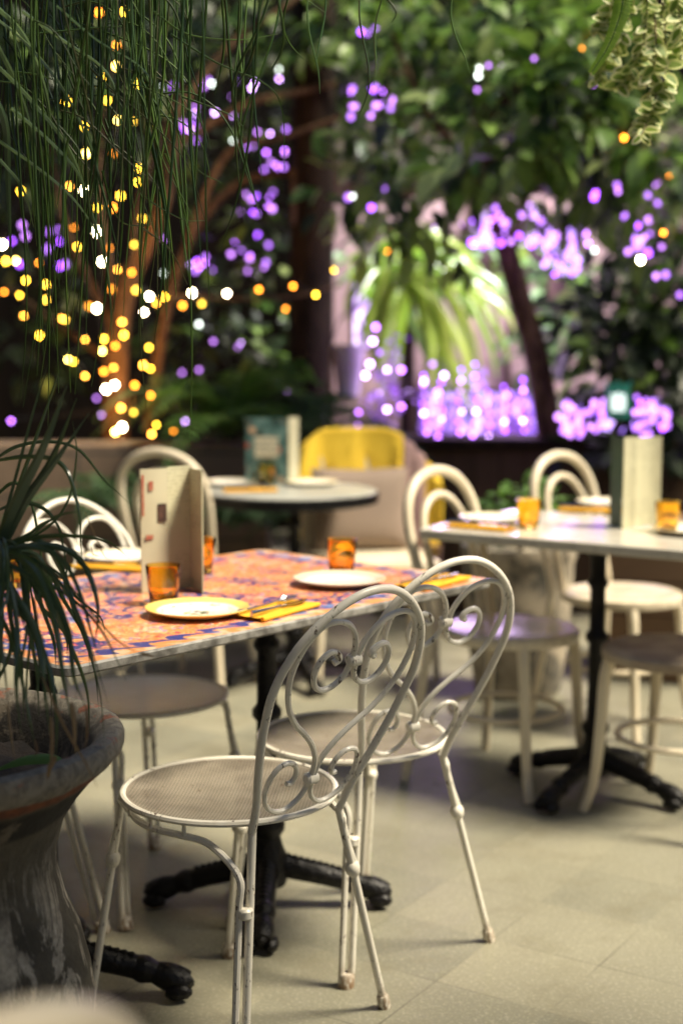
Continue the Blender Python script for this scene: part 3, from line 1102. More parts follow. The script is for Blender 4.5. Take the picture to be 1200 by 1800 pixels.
TL, TW, TZ = 1.245, .76, .750
M['pattern'] = mat_pattern(TL, TW)
adir = Vector((.658, .753, 0)); ndir = Vector((-.753, .658, 0))
tcen = Vector((-.463, 2.34, 0)) + adir * TL / 2 + ndir * TW / 2
ta = math.atan2(adir.y, adir.x)
tab = thing('patterned_table', 'rectangular table with orange and blue floral top, laid with plates and amber glasses', 'table', tcen, ta)
slab('tabletop', TL, TW, .020, .03, [M['pattern'], M['edge']], tab, TZ)
inv = Matrix.Rotation(-ta, 3, 'Z')
for p in ((-.17, 3.17), (-.58, 2.70)):
    q = inv @ (Vector((p[0], p[1], 0)) - tcen)
    pedestal(tab, q, TZ - .020, -ta)

MZ = .765
mdir = Vector((.83, -.558, 0)); mn = Vector((.558, .83, 0))
mcen = Vector((.215, 4.10, 0)) + mdir * .5 + mn * .31
ma = math.atan2(mdir.y, mdir.x)
mt = thing('marble_table', 'rectangular cream marble topped table on a black iron post', 'table', mcen, ma)
slab('tabletop', 1.0, .62, .030, .03, [M['marble']], mt, MZ)
inv = Matrix.Rotation(-ma, 3, 'Z')
pedestal(mt, inv @ (Vector((.735, 4.03, 0)) - mcen), MZ - .03, R(50) - ma)

rt = thing('round_table', 'small round dark edged bistro table with a teal menu on top', 'table', (-.20, 5.42, 0))
b = MB(); b.lathe([(.001, .75), (.325, .75), (.334, .747), (.336, .742)], 56)
top = b.build('tabletop', simple('pale_grey_top', (0.40, 0.40, 0.35), (0.28, 0.28, 0.25), 7, .3), rt)
b = MB(); b.lathe([(.336, .742), (.343, .740), (.343, .706), (.335, .700), (.001, .700)], 56)
b.build('edge_band', M['iron'], top)
pedestal(rt, (0.02, 0, 0), .700, R(20))


# ------------------------------------------------------------------ tableware
def make_glass():
    b = MB()
    prof = [(.0005, .012), (.024, .0125), (.0272, .016), (.0300, .040), (.0345, .082), (.0355, .0845), (.0372, .0845), (.0376, .083), (.0335, .045), (.0300, .014), (.0285, .002), (.0270, 0), (.0005, 0)]
    b.lathe([(r, z) for r, z in reversed(prof)], 28)
    o = b.build('amber_tumbler', M['glass'])
    return tag(o, '', 'glass', 'amber glass tumblers on the tables')


gl = make_glass()
gpos = [((288, 1063), TZ, 'amber glass tumbler right in front of the tall cream menu'),
        ((352, 1008), TZ, 'amber glass tumbler half hidden behind the tall cream menu'),
        ((600, 1010), TZ, 'amber glass tumbler behind the plain white plate on the patterned table'),
        ((30, 1032), TZ, 'amber glass tumbler glimpsed through the strap leaves on the patterned table'),
        ((928, 929), MZ, 'amber glass tumbler beside the white plate at the open end of the marble table'),
        ((1172, 934), MZ, 'amber glass tumbler beside the menu with the dark green spine'),
        ((470, 852), .75, 'amber glass tumbler in front of the teal floral menu')]
for i, (p, z, lab) in enumerate(gpos):
    o = gl if i == 0 else dup(gl)
    o.location = onz(*p, z) + Vector((0, 0, .0005))
    o['label'] = lab


def make_plate(m, r=.105):
    b = MB()
    k = r / .105
    prof = [(.0005, .004), (.060, .004), (.068, .007), (.098, .016), (.1045, .0175), (.105, .016), (.100, .013), (.070, .003), (.060, 0), (.0005, 0)]
    b.lathe([(a * k, z) for a, z in reversed(prof)], 48)
    o = b.build('plate', m)
    return tag(o, '', 'plate', 'plates on the tables')


p1 = make_plate(M['plate'])
p2 = make_plate(M['plate_plain'])
plates = [(p1, (347, 1081), TZ, 'yellow rimmed white plate with painted flowers beside the front amber glass'),
          (p2, (597, 1028), TZ, 'plain white plate in front of the glass, between the two hooped chair backs'),
          (p2, (222, 986), TZ, 'white plate mostly hidden behind the tall cream menu and leaves'),
          (p2, (868, 917), MZ, 'white plate at the open end of the marble table beside an amber glass'),
          (p2, (1210, 938), MZ, 'pale plate cut off by the edge of the photo on the marble table'),
          (p2, (1068, 889), MZ, 'white plate behind the menu with the dark green spine'),
          (p2, (548, 853), .75, 'pale plate to the right of the teal menu on the round table'),
          (p2, (405, 853), .75, 'pale plate to the left of the teal menu on the round table')]
seen = set()
for pr, p, z, lab in plates:
    o = pr if pr.name not in seen else dup(pr)
    seen.add(pr.name)
    o.location = onz(*p, z) + Vector((0, 0, .0005))
    o.rotation_euler = (0, 0, rnd.uniform(0, 6))
    o['label'] = lab


def make_napkin():
    b = MB()
    L, W = .20, .085
    n = 12
    for lay in range(3):
        vs, fs = [], []
        for i in range(n + 1):
            for j in range(4):
                x = -L / 2 + L * i / n
                y = (-W / 2 + W * j / 3) * (1 - .04 * lay)
                z = .002 + lay * .0035 + .0018 * math.sin(x * 46 + lay) + .001 * math.sin(y * 80)
                vs.append((x, y, z))
        for i in range(n):
            for j in range(3):
                a = i * 4 + j
                fs.append((a, a + 4, a + 5, a + 1))
        m_ = len(vs)
        b.add(vs, fs)
    # folded edge closing the layers
    pts = [(-L / 2 + L * i / n, -W / 2, .006) for i in range(n + 1)]
    b.tube(pts, .0050, 8)
    o = b.build('napkin', M['napkin'])
    return tag(o, '', 'napkin', 'yellow napkins on the tables')


def make_knife():
    t = thing('knife', '', 'knife', group='cutlery on the napkins')
    b = MB()
    b.tube([(-.10, 0, 0), (-.095, 0, 0), (-.03, 0, 0), (0, 0, 0)], lambda q: .0042 + .0022 * (q < .6), 8, 0, False, True, .6)
    b.build('handle', M['steel'], t)
    b = MB()
    b.add([(0, -.004, .001), (.08, -.005, .001), (.105, .006, .001), (.09, .009, .001), (0, .006, .001),
           (0, -.004, -.001), (.08, -.005, -.001), (.105, .006, -.001), (.09, .009, -.001), (0, .006, -.001)],
          [(0, 1, 2, 3, 4), (9, 8, 7, 6, 5), (0, 5, 6, 1), (1, 6, 7, 2), (2, 7, 8, 3), (3, 8, 9, 4), (4, 9, 5, 0)])
    b.build('cutting_blade', M['steel'], t)
    return t


def make_fork():
    t = thing('fork', '', 'fork', group='cutlery on the napkins')
    b = MB()
    b.tube([(-.10, 0, 0), (-.06, 0, 0), (0, 0, .001), (.035, 0, .002), (.045, 0, .001), (.058, 0, 0)], lambda q: .0045 - .002 * math.sin(q * 3.1) + (.0075 if q > .85 else 0), 8, 0, False, True, .55)
    b.build('handle', M['steel'], t)
    b = MB()
    for s in (-1.5, -.5, .5, 1.5):
        b.tube([(.056, s * .0052, 0), (.08, s * .0055, .003), (.10, s * .005, .006)], .0014, 6)
    b.build('tines', M['steel'], t)
    return t


nk, kn, fk = make_napkin(), make_knife(), make_fork()
npos = [((482, 1077), TZ, ta + .15, 'beside the flower painted plate'), ((757, 1027), TZ, ta + .1, 'at the far right end of the patterned table'),
        ((205, 1000), TZ, ta - 1.2, 'behind the strap leaves left of the cream menu'), ((845, 929), MZ, ma, 'beside the plate at the open end of the marble table'),
        ((1040, 899), MZ, ma + .2, 'at the far edge of the marble table behind'), ((440, 864), .75, .1, 'on the near rim of the round table')]
for i, (p, z, rz, where) in enumerate(npos):
    c = onz(*p, z)
    for pr, nm, dz, off in ((nk, 'folded yellow napkin', .0005, 0), (kn, 'steel knife on the napkin', .0145, -.016), (fk, 'steel fork on the napkin', .0145, .018)):
        o = pr if i == 0 else dup(pr)
        o.location = c + Vector((-math.sin(rz) * off, math.cos(rz) * off, dz))
        o.rotation_euler = (0, 0, rz)
        o['label'] = nm + ' ' + where

# standing menus
def card(parent, a, c, z0, h, mat, name='page', bulge=0.0, th=.0016):
    a, c = Vector(a), Vector(c)
    n = 6
    d_ = (c - a).normalized()
    nn = Vector((-d_.y, d_.x, 0))
    vs, fs = [], []
    for i in range(n + 1):
        q = i / n
        p = a.lerp(c, q) + nn * bulge * math.sin(math.pi * q)
        for dz in (z0, z0 + h):
            vs.append(Vector((p.x, p.y, dz)) - nn * th)
            vs.append(Vector((p.x, p.y, dz)) + nn * th)
    for i in range(n):
        o = i * 4
        fs += [(o, o + 4, o + 6, o + 2), (o + 1, o + 3, o + 7, o + 5), (o + 2, o + 6, o + 7, o + 3), (o, o + 1, o + 5, o + 4)]
    fs += [(0, 2, 3, 1), (n * 4, n * 4 + 1, n * 4 + 3, n * 4 + 2)]
    b = MB(); b.add(vs, fs)
    return b.build(name, mat, parent, True)


c0 = onz(300, 1040, TZ)
k = c0.y / FPX * 1.01
menu = thing('menu_card', 'tall folded cream menu standing on the orange floral table', 'menu', (c0.x, c0.y, TZ + .001))
P = [(-48 * k, -.025, 0), (-4 * k, .008, 0), (32 * k, .05, 0), (60 * k, -.03, 0)]
MH = .272
f0 = card(menu, P[0], P[1], 0, MH, M['paper_plain'], 'front_page', -.003)
f1 = card(menu, P[1], P[2], 0, MH + .002, M['paper'], 'list_page', .004)
f2 = card(menu, P[2], P[3], 0, MH - .003, M['paper'], 'list_page', .004)


def printed(parent, a, c, q0, q1, z0, z1, mat, name):
    a, c = Vector(a), Vector(c)
    d_ = (c - a).normalized()
    n_ = Vector((d_.y, -d_.x, 0))
    if n_.y > 0: n_ = -n_
    p0, p1 = a.lerp(c, q0) + n_ * .0065, a.lerp(c, q1) + n_ * .0065
    b = MB()
    b.add([(p0.x, p0.y, z0), (p1.x, p1.y, z0), (p1.x, p1.y, z1), (p0.x, p0.y, z1)] + [(p0.x - n_.x * .001, p0.y - n_.y * .001, z0), (p1.x - n_.x * .001, p1.y - n_.y * .001, z0), (p1.x - n_.x * .001, p1.y - n_.y * .001, z1), (p0.x - n_.x * .001, p0.y - n_.y * .001, z1)],
          [(0, 1, 2, 3), (7, 6, 5, 4), (0, 4, 5, 1), (1, 5, 6, 2), (2, 6, 7, 3), (3, 7, 4, 0)])
    return b.build(name, mat, parent, False)


printed(f0, P[0], P[1], .60, .92, .155, .195, M['photo'], 'printed_picture')
printed(f0, P[0], P[1], .28, .44, .225, .245, M['redprint'], 'printed_motif')
printed(f0, P[0], P[1], .15, .42, .118, .128, M['redprint'], 'printed_motif')
printed(f0, P[0], P[1], .02, .10, .17, .26, M['redprint'], 'printed_motif')

c0 = onz(474, 852, .75)
menu2 = thing('menu_card', 'teal floral menu with a cream label standing on the round table', 'menu', (c0.x, c0.y + .03, .751))
k = c0.y / FPX * 1.01
A_, B_, E_ = (-42 * k, .0, 0), (30 * k, -.02, 0), (46 * k, .06, 0)
f0 = card(menu2, A_, B_, 0, .262, M['floral'], 'cover')
card(menu2, (33 * k, -.02, 0), (50 * k, .0, 0), 0, .265, M['paper_plain'], 'page')
printed(f0, A_, B_, .22, .80, .105, .19, M['label'], 'cover_label')

c0 = onz(1122, 928, MZ)
k = c0.y / FPX * 1.01
menu3 = thing('menu_card', 'cream menu with a dark green spine standing on the marble table', 'menu', (c0.x, c0.y, MZ + .001))
card(menu3, (-44 * k, .06, 0), (-34 * k, -.02, 0), 0, .262, M['cover_dark'], 'spine')
card(menu3, (-33 * k, -.03, 0), (-8 * k, .0, 0), 0, .264, M['paper'], 'page', .003)
card(menu3, (-8 * k, .003, 0), (22 * k, .045, 0), 0, .262, M['paper'], 'page', .004)
card(menu3, (22 * k, .047, 0), (44 * k, .055, 0), 0, .263, M['paper'], 'page', .002)


# ------------------------------------------------------------------ clay planter with strap-leaved plant
PC = Vector((-.632, 2.06, 0))
pt = thing('clay_planter', 'big weathered grey clay planter with flared chipped rim', 'planter', PC)
def wob(a, z):
    return .006 * noise.noise(Vector((math.cos(a) * 2, math.sin(a) * 2, z * 3))) + .003 * noise.noise(Vector((math.cos(a) * 9, math.sin(a) * 9, z * 14)))
prof = [(.001, .002), (.200, .002), (.212, .02), (.232, .12), (.247, .22), (.254, .30), (.250, .345), (.236, .40), (.216, .455), (.204, .50), (.203, .535), (.213, .575), (.236, .615), (.262, .645), (.287, .668), (.297, .677), (.303, .690), (.304, .703), (.300, .712), (.290, .716), (.277, .713), (.262, .70), (.240, .672), (.222, .640), (.21, .60)]
b = MB(); b.lathe([(r, z) for r, z in prof], 88, wob=wob)
pot_o = b.build('body', M['pot'], pt)
b = MB()
vs, fs = [], []
ns = 30
for i in range(ns + 1):
    for k_ in range(36):
        a = 2 * math.pi * k_ / 36
        r = .236 * i / ns
        vs.append((r * math.cos(a), r * math.sin(a), .640 + .018 * noise.noise(Vector((r * math.cos(a) * 14, r * math.sin(a) * 14, 3))) + .01 * noise.noise(Vector((r * math.cos(a) * 45, r * math.sin(a) * 45, 3))) + .02 * (1 - i / ns)))
for i in range(ns):
    for k_ in range(36):
        l = (k_ + 1) % 36
        fs.append((i * 36 + k_, (i + 1) * 36 + k_, (i + 1) * 36 + l, i * 36 + l))
b.add(vs, fs)
b.build('soil', M['soil'], pt)

plant = thing('strap_leaf_plant', 'arching strap leaved plant growing in the clay planter', 'plant', PC + Vector((0, 0, .63)))
b = MB()
crown = Vector((.105, .0, .40))     # local
b.tube([(.04, .02, .0), (.06, .02, .14), (.09, .01, .28), crown + Vector((0, 0, .02))], lambda q: .026 - .006 * q, 12)
b.build('stem', M['bark'], plant)
base_w = PC + Vector((0, 0, .63))
green, dry = MB(), MB()


def trace(pxs, y0, y1, w_px, mb=green, tip=.25, hint=None, fold=.22):
    n = len(pxs)
    pts = []
    for i, (px, py) in enumerate(pxs):
        q = i / (n - 1)
        y = y0 + (y1 - y0) * math.sin(q * math.pi / 2)
        pts.append(at(px, py, y) - base_w)
    pts = smooth(pts, 7)
    wd = w_px * 2.05 / FPX
    mb.ribbon(pts, lambda q: wd * (min(1, .55 + q * 3) if q < .2 else max(tip * .4, (1 - ((q - .2) / .8) ** 2.2))), hint or Vector((rnd.uniform(-.5, .5), -1, rnd.uniform(-.2, .6))), 0, fold)


CR = (2, 962)
T = [([(-14, 985), (30, 880), (75, 790), (118, 678)], 2.06, 1.98, 24), ([(-8, 985), (40, 890), (90, 810), (135, 700)], 2.06, 2.02, 18), ([(0, 975), (45, 885), (95, 815), (157, 726)], 2.05, 2.0, 15),
     ([(-6, 960), (25, 850), (60, 720), (85, 640)], 2.1, 2.1, 7), ([(0, 950), (60, 780), (110, 640)], 2.12, 2.15, 8),
     ([(-20, 815), (30, 785), (90, 776), (140, 792), (185, 845), (230, 886)], 2.2, 2.1, 7), ([(-20, 812), (40, 803), (90, 806), (118, 828), (135, 880), (142, 935), (145, 1010)], 2.15, 2.05, 9),
     ([(0, 962), (50, 940), (100, 908), (147, 897)], 2.03, 1.96, 8), ([(0, 968), (60, 946), (130, 942), (190, 952), (228, 982)], 2.04, 1.98, 8),
     ([(0, 966), (70, 958), (115, 966), (145, 990), (166, 1035), (173, 1085), (165, 1136)], 2.03, 1.94, 12), ([(0, 968), (60, 962), (110, 985), (140, 1040), (160, 1110), (172, 1150)], 2.0, 1.9, 9),
     ([(0, 970), (45, 985), (75, 1030), (98, 1100), (110, 1180), (125, 1262)], 1.99, 1.86, 15), ([(5, 966), (55, 990), (95, 1045), (122, 1120), (130, 1190), (152, 1245)], 1.98, 1.86, 13),
     ([(0, 970), (60, 985), (110, 1030), (140, 1085), (160, 1140), (190, 1235)], 1.98, 1.88, 10), ([(0, 972), (90, 1000), (140, 1050), (200, 1120), (245, 1150)], 2.02, 1.9, 5),
     ([(60, 1010), (130, 1055), (180, 1110), (222, 1196)], 1.98, 1.88, 6), ([(0, 1040), (28, 1062), (60, 1110), (88, 1180), (100, 1260), (98, 1335)], 1.97, 1.85, 12),
     ([(-10, 1020), (30, 1050), (70, 1120), (78, 1200), (88, 1290)], 1.97, 1.85, 11), ([(-10, 1000), (20, 1030), (55, 1100), (70, 1170), (60, 1240)], 1.98, 1.88, 10),
     ([(-20, 1050), (10, 1100), (35, 1180), (50, 1250), (62, 1310)], 1.96, 1.86, 7), ([(0, 965), (30, 955), (48, 980), (50, 1060), (44, 1130)], 2.1, 2.1, 9),
     ([(0, 980), (35, 1000), (65, 1010), (70, 1040), (68, 1090)], 2.0, 1.92, 5), ([(-10, 1060), (20, 1130), (0, 1190), (-20, 1230)], 2.0, 2.0, 8), ([(0, 985), (60, 1020), (115, 1090), (128, 1150), (135, 1230)], 1.97, 1.85, 9),
     ([(-10, 900), (30, 885), (70, 890), (100, 920), (115, 980), (120, 1060)], 2.15, 2.1, 8), ([(-15, 880), (20, 850), (45, 860), (60, 900), (75, 1000), (72, 1080)], 2.2, 2.15, 7),
     ([(0, 985), (20, 1040), (32, 1120), (28, 1200), (38, 1290)], 1.96, 1.85, 10), ([(-20, 990), (-5, 1060), (5, 1150), (15, 1230)], 1.95, 1.86, 9), ([(10, 960), (80, 930), (120, 880), (135, 800), (128, 740)], 2.1, 2.1, 5)]
for pxs, a_, c_, wd in T:
    trace(pxs, a_, c_, wd)
for i in range(34):
    ex, ey = rnd.uniform(-60, 200), rnd.uniform(1050, 1300)
    mx = ex * .62 + rnd.uniform(-10, 30)
    y1 = rnd.uniform(1.84, 2.2)
    trace([(rnd.uniform(-40, 6), rnd.uniform(950, 1000)), (mx * .6, rnd.uniform(950, 990)), (mx, 1010 + (ey - 1010) * .3), (ex * .95, 1010 + (ey - 1010) * .7), (ex, ey)], 2.05, y1, rnd.uniform(4, 10))
DT = [([(126, 1235), (131, 1270), (133, 1330)], 1.87, 1.86, 8), ([(152, 1245), (154, 1280), (150, 1320)], 1.87, 1.86, 5), ([(98, 1330), (88, 1350), (84, 1372)], 1.85, 1.84, 10), ([(75, 1190), (110, 1270), (150, 1340), (172, 1385)], 1.86, 1.80, 5),
      ([(245, 1148), (262, 1152), (275, 1155)], 1.9, 1.9, 5), ([(14, 1240), (20, 1290), (28, 1340)], 1.9, 1.88, 4), ([(62, 1300), (66, 1320), (60, 1330)], 1.88, 1.86, 5), ([(60, 1050), (70, 1130), (80, 1230)], 1.95, 1.9, 6), ([(90, 1260), (92, 1310), (88, 1370)], 1.86, 1.84, 8),
      ([(150, 900), (180, 970), (192, 985)], 2.0, 1.98, 2), ([(160, 960), (165, 975), (185, 978)], 2.0, 1.98, 2)]
for pxs, a_, c_, wd in DT:
    trace(pxs, a_, c_, wd, dry)
green.build('leaves', M['blade'], plant)
dry.build('withered_leaves', M['dry'], plant)
b = MB()
pts = smooth([(-.02, 0, .0), (.02, .004, .012), (.06, .0, .014), (.085, -.006, .004)], 4)
b.ribbon(pts, lambda q: .024 * math.sin(math.pi * min(1, q * .9 + .08)), Vector((0, -.4, 1)), 0, .15)
o = b.build('fallen_leaf', M['fern'], loc=onz(22, 1352, .676))
tag(o, 'yellow green leaf lying on the soil inside the clay planter', 'leaf')

# ------------------------------------------------------------------ hanging plants
hp = thing('hanging_rush_plant', 'dark green hanging plant with long thin trailing strands', 'hanging plant', (-.30, 2.42, 2.12))
hb = Vector((-.30, 2.42, 2.12))
b = MB(); b.lathe([(.001, -.10), (.10, -.10), (.15, -.02), (.17, .06), (.16, .06), (.14, .0), (.001, .02)], 28); b.build('basket', M['bark_dark'], hp)
b = MB()
for a in (0, 2.1, 4.2):
    b.tube([(.16 * math.cos(a), .16 * math.sin(a), .06), (0, 0, .50)], .003, 6)
b.tube([(0, 0, .50), (0, -.9, .62)], .004, 6)
b.build('hanger', M['cable'], hp)
st = MB()
def strand(px0, px1, y1, dep, wd, curl=0.0, y0=-60):
    n = 7
    pts = []
    ph = rnd.uniform(0, 6)
    amp = rnd.uniform(4, 40)
    for i in range(n):
        q = i / (n - 1)
        px = px0 + (px1 - px0) * q ** 1.3 + amp * math.sin(ph + q * 4.2) * q + curl * q ** 3
        py = y0 + (y1 - y0) * q
        pts.append(at(px, py, dep + .05 * math.sin(ph * 2 + q * 2)) - hb)
    pts = smooth(pts, 4)
    r = wd * dep / FPX / 2
    st.tube(pts, lambda q: r * (1.0 if q < .75 else 1.0 - .75 * (q - .75) / .25), 5)
for i in range(98):
    x = rnd.triangular(-30, 520, 110)
    lim = 720 - .75 * max(0, x - 120) if x < 420 else 470 - (x - 420) * 2.2
    y1 = lim * rnd.uniform(.18, 1) ** .9
    strand(x + rnd.uniform(-60, 60), x + rnd.uniform(-30, 40), max(60, y1), rnd.uniform(2.2, 2.62), rnd.uniform(2.4, 5.4))
for i in range(46):
    x, y = rnd.triangular(-40, 420, 40), rnd.uniform(-80, 230)
    L_, a0 = rnd.uniform(90, 330), rnd.uniform(-.2, 1.5)
    cv, dep = rnd.uniform(-.2, 1.3), rnd.uniform(2.2, 2.6)
    pts = []
    for k_ in range(7):
        q = k_ / 6
        a = a0 + (1.75 - a0) * q ** .8 * min(1, .45 + cv * .5) + .25 * math.sin(q * 5 + i)
        pts.append(at(x, y, dep) - hb)
        x += math.cos(a) * L_ / 6; y += math.sin(a) * L_ / 6
    r_ = rnd.uniform(2.0, 4.4) * dep / FPX / 2
    st.tube(smooth(pts, 5), lambda q, r_=r_: r_ * (1 - .7 * q * q), 5)
for x0, x1, y1 in ((322, 326, 787), (262, 265, 725), (85, 82, 750), (62, 60, 640), (355, 371, 555), (205, 197, 600), (640, 612, 205), (690, 630, 150), (803, 797, 130), (545, 543, 165), (570, 566, 110), (660, 668, 40), (505, 530, 105), (450, 448, 320), (420, 424, 395), (270, 300, 445), (150, 197, 600), (30, 28, 700), (110, 122, 690)):
    strand(x0, x1, y1, rnd.uniform(2.25, 2.5), 3.6)
for pxs in ([(130, 90), (200, 160), (270, 220), (330, 290), (360, 385)], [(270, 20), (330, 60), (420, 70), (488, 60)], [(250, 130), (300, 200), (340, 290), (390, 322)], [(180, 300), (200, 370), (225, 395), (270, 395)], [(300, 60), (380, 110), (470, 150), (497, 200), (500, 300)],
            [(60, 60), (160, 50), (215, 45), (180, 30)], [(240, 320), (260, 350), (320, 385), (360, 388)], [(290, 270), (310, 320), (340, 430)], [(320, 170), (400, 200), (427, 222)], [(250, 400), (300, 440), (330, 500)], [(0, 125), (60, 130), (100, 142)]):
    pts = smooth([at(x, y, 2.3 + .03 * i) - hb for i, (x, y) in enumerate(pxs)], 6)
    st.tube(pts, lambda q: 1.9 * 2.35 / FPX * (1 - .6 * q), 5)
st.build('strands', M['strand'], hp)
sb = MB()
for pxs, wd in (([(-20, 20), (60, 90), (130, 190), (180, 330), (182, 420)], 7), ([(-20, 100), (50, 170), (120, 260), (160, 370), (190, 480), (197, 600)], 9), ([(-20, 235), (60, 290), (130, 350), (185, 430)], 8), ([(40, 20), (110, 70), (190, 130), (215, 220)], 9),
                ([(-20, 0), (40, 60), (80, 160), (95, 270)], 12), ([(-20, 150), (10, 220), (15, 330), (20, 460)], 14), ([(100, 10), (170, 70), (250, 120), (290, 190)], 6), ([(20, 190), (90, 250), (140, 310), (150, 380)], 8), ([(0, 280), (40, 330), (60, 400)], 7), ([(-15, 60), (30, 150), (60, 260), (62, 380)], 10)):
    pts = smooth([at(x, y, 2.25 + .02 * i) - hb for i, (x, y) in enumerate(pxs)], 6)
    w0 = wd * 2.3 / FPX
    sb.ribbon(pts, lambda q: w0 * (1 - .85 * q ** 2), Vector((.3, -1, .9)), 0, .2)
sb.build('broad_leaves', M['blade'], hp)

vp = thing('variegated_trailer', 'cream and green variegated trailing plant hanging at the upper right', 'hanging plant', at(1140, -140, 3.15))
vb = vp.location.copy()
lv, stems = MB(), MB()
def vleaf(p, dv, nv, L):
    dv = dv.normalized(); side = dv.cross(nv).normalized(); n_ = side.cross(dv)
    out, inn = [], []
    for k_ in range(10):
        a = 2 * math.pi * k_ / 10
        u = .5 - .5 * math.cos(a)
        v_ = math.sin(a) * .33 * (1.15 - .45 * u)
        cup = .18 * (abs(v_) * 2) ** 2 - .25 * u * u
        out.append(p + dv * L * u + side * L * v_ + n_ * L * cup)
        u2, v2 = .48 + (u - .5) * .80, v_ * rnd.uniform(.5, .66)
        inn.append(p + dv * L * u2 + side * L * v2 + n_ * L * (.18 * (abs(v2) * 2) ** 2 - .25 * u2 * u2 + .01))
    o_ = 10
    lv.add(out + inn, [(k_, (k_ + 1) % 10, o_ + (k_ + 1) % 10, o_ + k_) for k_ in range(10)], 0)
    lv.add(inn, [tuple(range(10))], 1)
for pxs in ([(1105, -60), (1092, 50), (1062, 110), (1048, 140)], [(1140, -60), (1132, 60), (1108, 120), (1085, 150)], [(1158, -60), (1168, 60), (1168, 130), (1146, 195), (1126, 238)], [(1185, -60), (1194, 40), (1197, 105)], [(1145, -40), (1152, 90), (1136, 150)], [(1120, -40), (1085, 0), (1060, 40), (1048, 52)], [(1172, -30), (1152, 100), (1150, 180), (1122, 222)]):
    pts = smooth([at(x, y, 3.1 + rnd.uniform(-.08, .08)) - vb for x, y in pxs], 9)
    stems.tube(pts, .0016, 5)
    for i in range(3, len(pts)):
        for s in (-1, 1):
            if rnd.random() < .85:
                dv = Vector((s * rnd.uniform(.4, 1), rnd.uniform(-.7, .4), rnd.uniform(-.9, .2)))
                vleaf(pts[i], dv, Vector((rnd.uniform(-.4, .4), -1, rnd.uniform(-.2, .9))), rnd.uniform(.016, .040))
stems.build('stems', M['bark'], vp)
lv.build('leaves', [M['cream_leaf'], M['green_leaf']], vp)
fr = thing('fern_frond', 'fresh green fern frond hanging among the variegated leaves', 'fern', at(1090, -60, 2.75))
fb = fr.location.copy()
b = MB()
pts = smooth([at(x, y, 2.75) - fb for x, y in ((1090, -60), (1094, 0), (1085, 40), (1066, 85), (1040, 126))], 10)
for i in range(2, len(pts)):
    q = i / len(pts)
    tg = (pts[i] - pts[i - 1]).normalized()
    sd = tg.cross(Vector((0, -1, 0))).normalized()
    for s in (-1, 1):
        b.leaf(pts[i], sd * s + tg * .35, Vector((0, -1, .2)), .024 * (1.05 - .75 * q), .0075, 0, .1)
b.build('leaflets', M['fern_bright'], fr)
b = MB(); b.tube(pts, .0012, 5); b.build('stem', M['fern'], fr)


# ------------------------------------------------------------------ foliage builders
def crown(parent, clumps, mats, L, W, per, name='crown'):
    """leaf clumps: (centre, radius); many separate leaves through each clump's volume"""
    b = MB()
    for c, r in clumps:
        n = int(per * (r / .3) ** 2)
        ax = Vector((rnd.uniform(-1, 1), rnd.uniform(-1, 1), rnd.uniform(-.5, 1))).normalized()
        for _ in range(n):
            v = Vector((rnd.gauss(0, 1), rnd.gauss(0, 1), rnd.gauss(0, 1))).normalized()
            p = c + v * r * rnd.random() ** .45
            dv = (v * .8 + Vector((rnd.uniform(-.7, .7), rnd.uniform(-.7, .7), rnd.uniform(-.9, .35)))).normalized()
            nv = Vector((rnd.uniform(-.6, .6), rnd.uniform(-.8, .3), 1)).normalized()
            s = rnd.uniform(.6, 1.25)
            b.leaf(p, dv, nv, L * s, W * s, rnd.randrange(len(mats)) if rnd.random() < .4 else 0, .3)
    return b.build(name, mats, parent)


def limb(parent, pts, r0, r1, mat, name='limb', seg=10):
    b = MB(); b.tube(smooth(pts, 6), lambda q: r0 + (r1 - r0) * q, seg)
    return b.build(name, mat, parent)


# tree on the right with the leaning trunk
org = at(985, 900, 6.9); org.z = .80
tr = thing('leaning_tree', 'leafy tree with a slim leaning trunk rising behind the marble table', 'tree', org)
tk = limb(tr, [at(x, y, 6.9) - org for x, y in ((985, 860), (965, 760), (945, 640), (918, 540), (890, 440), (868, 340), (850, 230), (830, 100), (815, -60))], .068, .035, M['bark'], 'trunk', 12)
for pxs in (((890, 440), (930, 330), (990, 250), (1080, 160)), ((868, 340), (800, 260), (740, 180), (690, 60)), ((850, 230), (920, 130), (960, 20)), ((868, 340), (780, 330), (680, 350))):
    limb(tr, [at(x, y, 6.9 - .25 * i) - org for i, (x, y) in enumerate(pxs)], .03, .01, M['bark'])
cl = []
for x, y, dp, r in ((880, 40, 6.2, .34), (770, 50, 6.4, .30), (690, 130, 6.6, .26), (960, 130, 6.0, .34), (890, 215, 6.0, .34), (800, 270, 6.2, .28), (1000, 250, 6.3, .34), (1100, 160, 6.0, .40), (1160, 290, 6.1, .36), (1060, 280, 6.4, .30),
                    (720, 330, 6.4, .24), (660, 380, 6.7, .20), (740, 390, 6.8, .18), (610, 330, 7.0, .2), (1190, 60, 6.4, .4), (1040, 20, 6.6, .36), (640, 60, 7.0, .26), (560, 30, 7.3, .26), (720, 20, 7.0, .3),
                    (960, 330, 6.6, .20), (1190, 440, 6.3, .22), (800, 130, 6.9, .34), (880, 320, 7.0, .2), (1110, 300, 6.8, .3), (800, 440, 6.9, .14), (700, 250, 6.8, .26), (940, 20, 6.9, .36)):
    cl.append((at(x, y, dp) - org, r))
crown(tr, cl, [M['leaf'], M['leaf_dark']], .155, .075, 72)

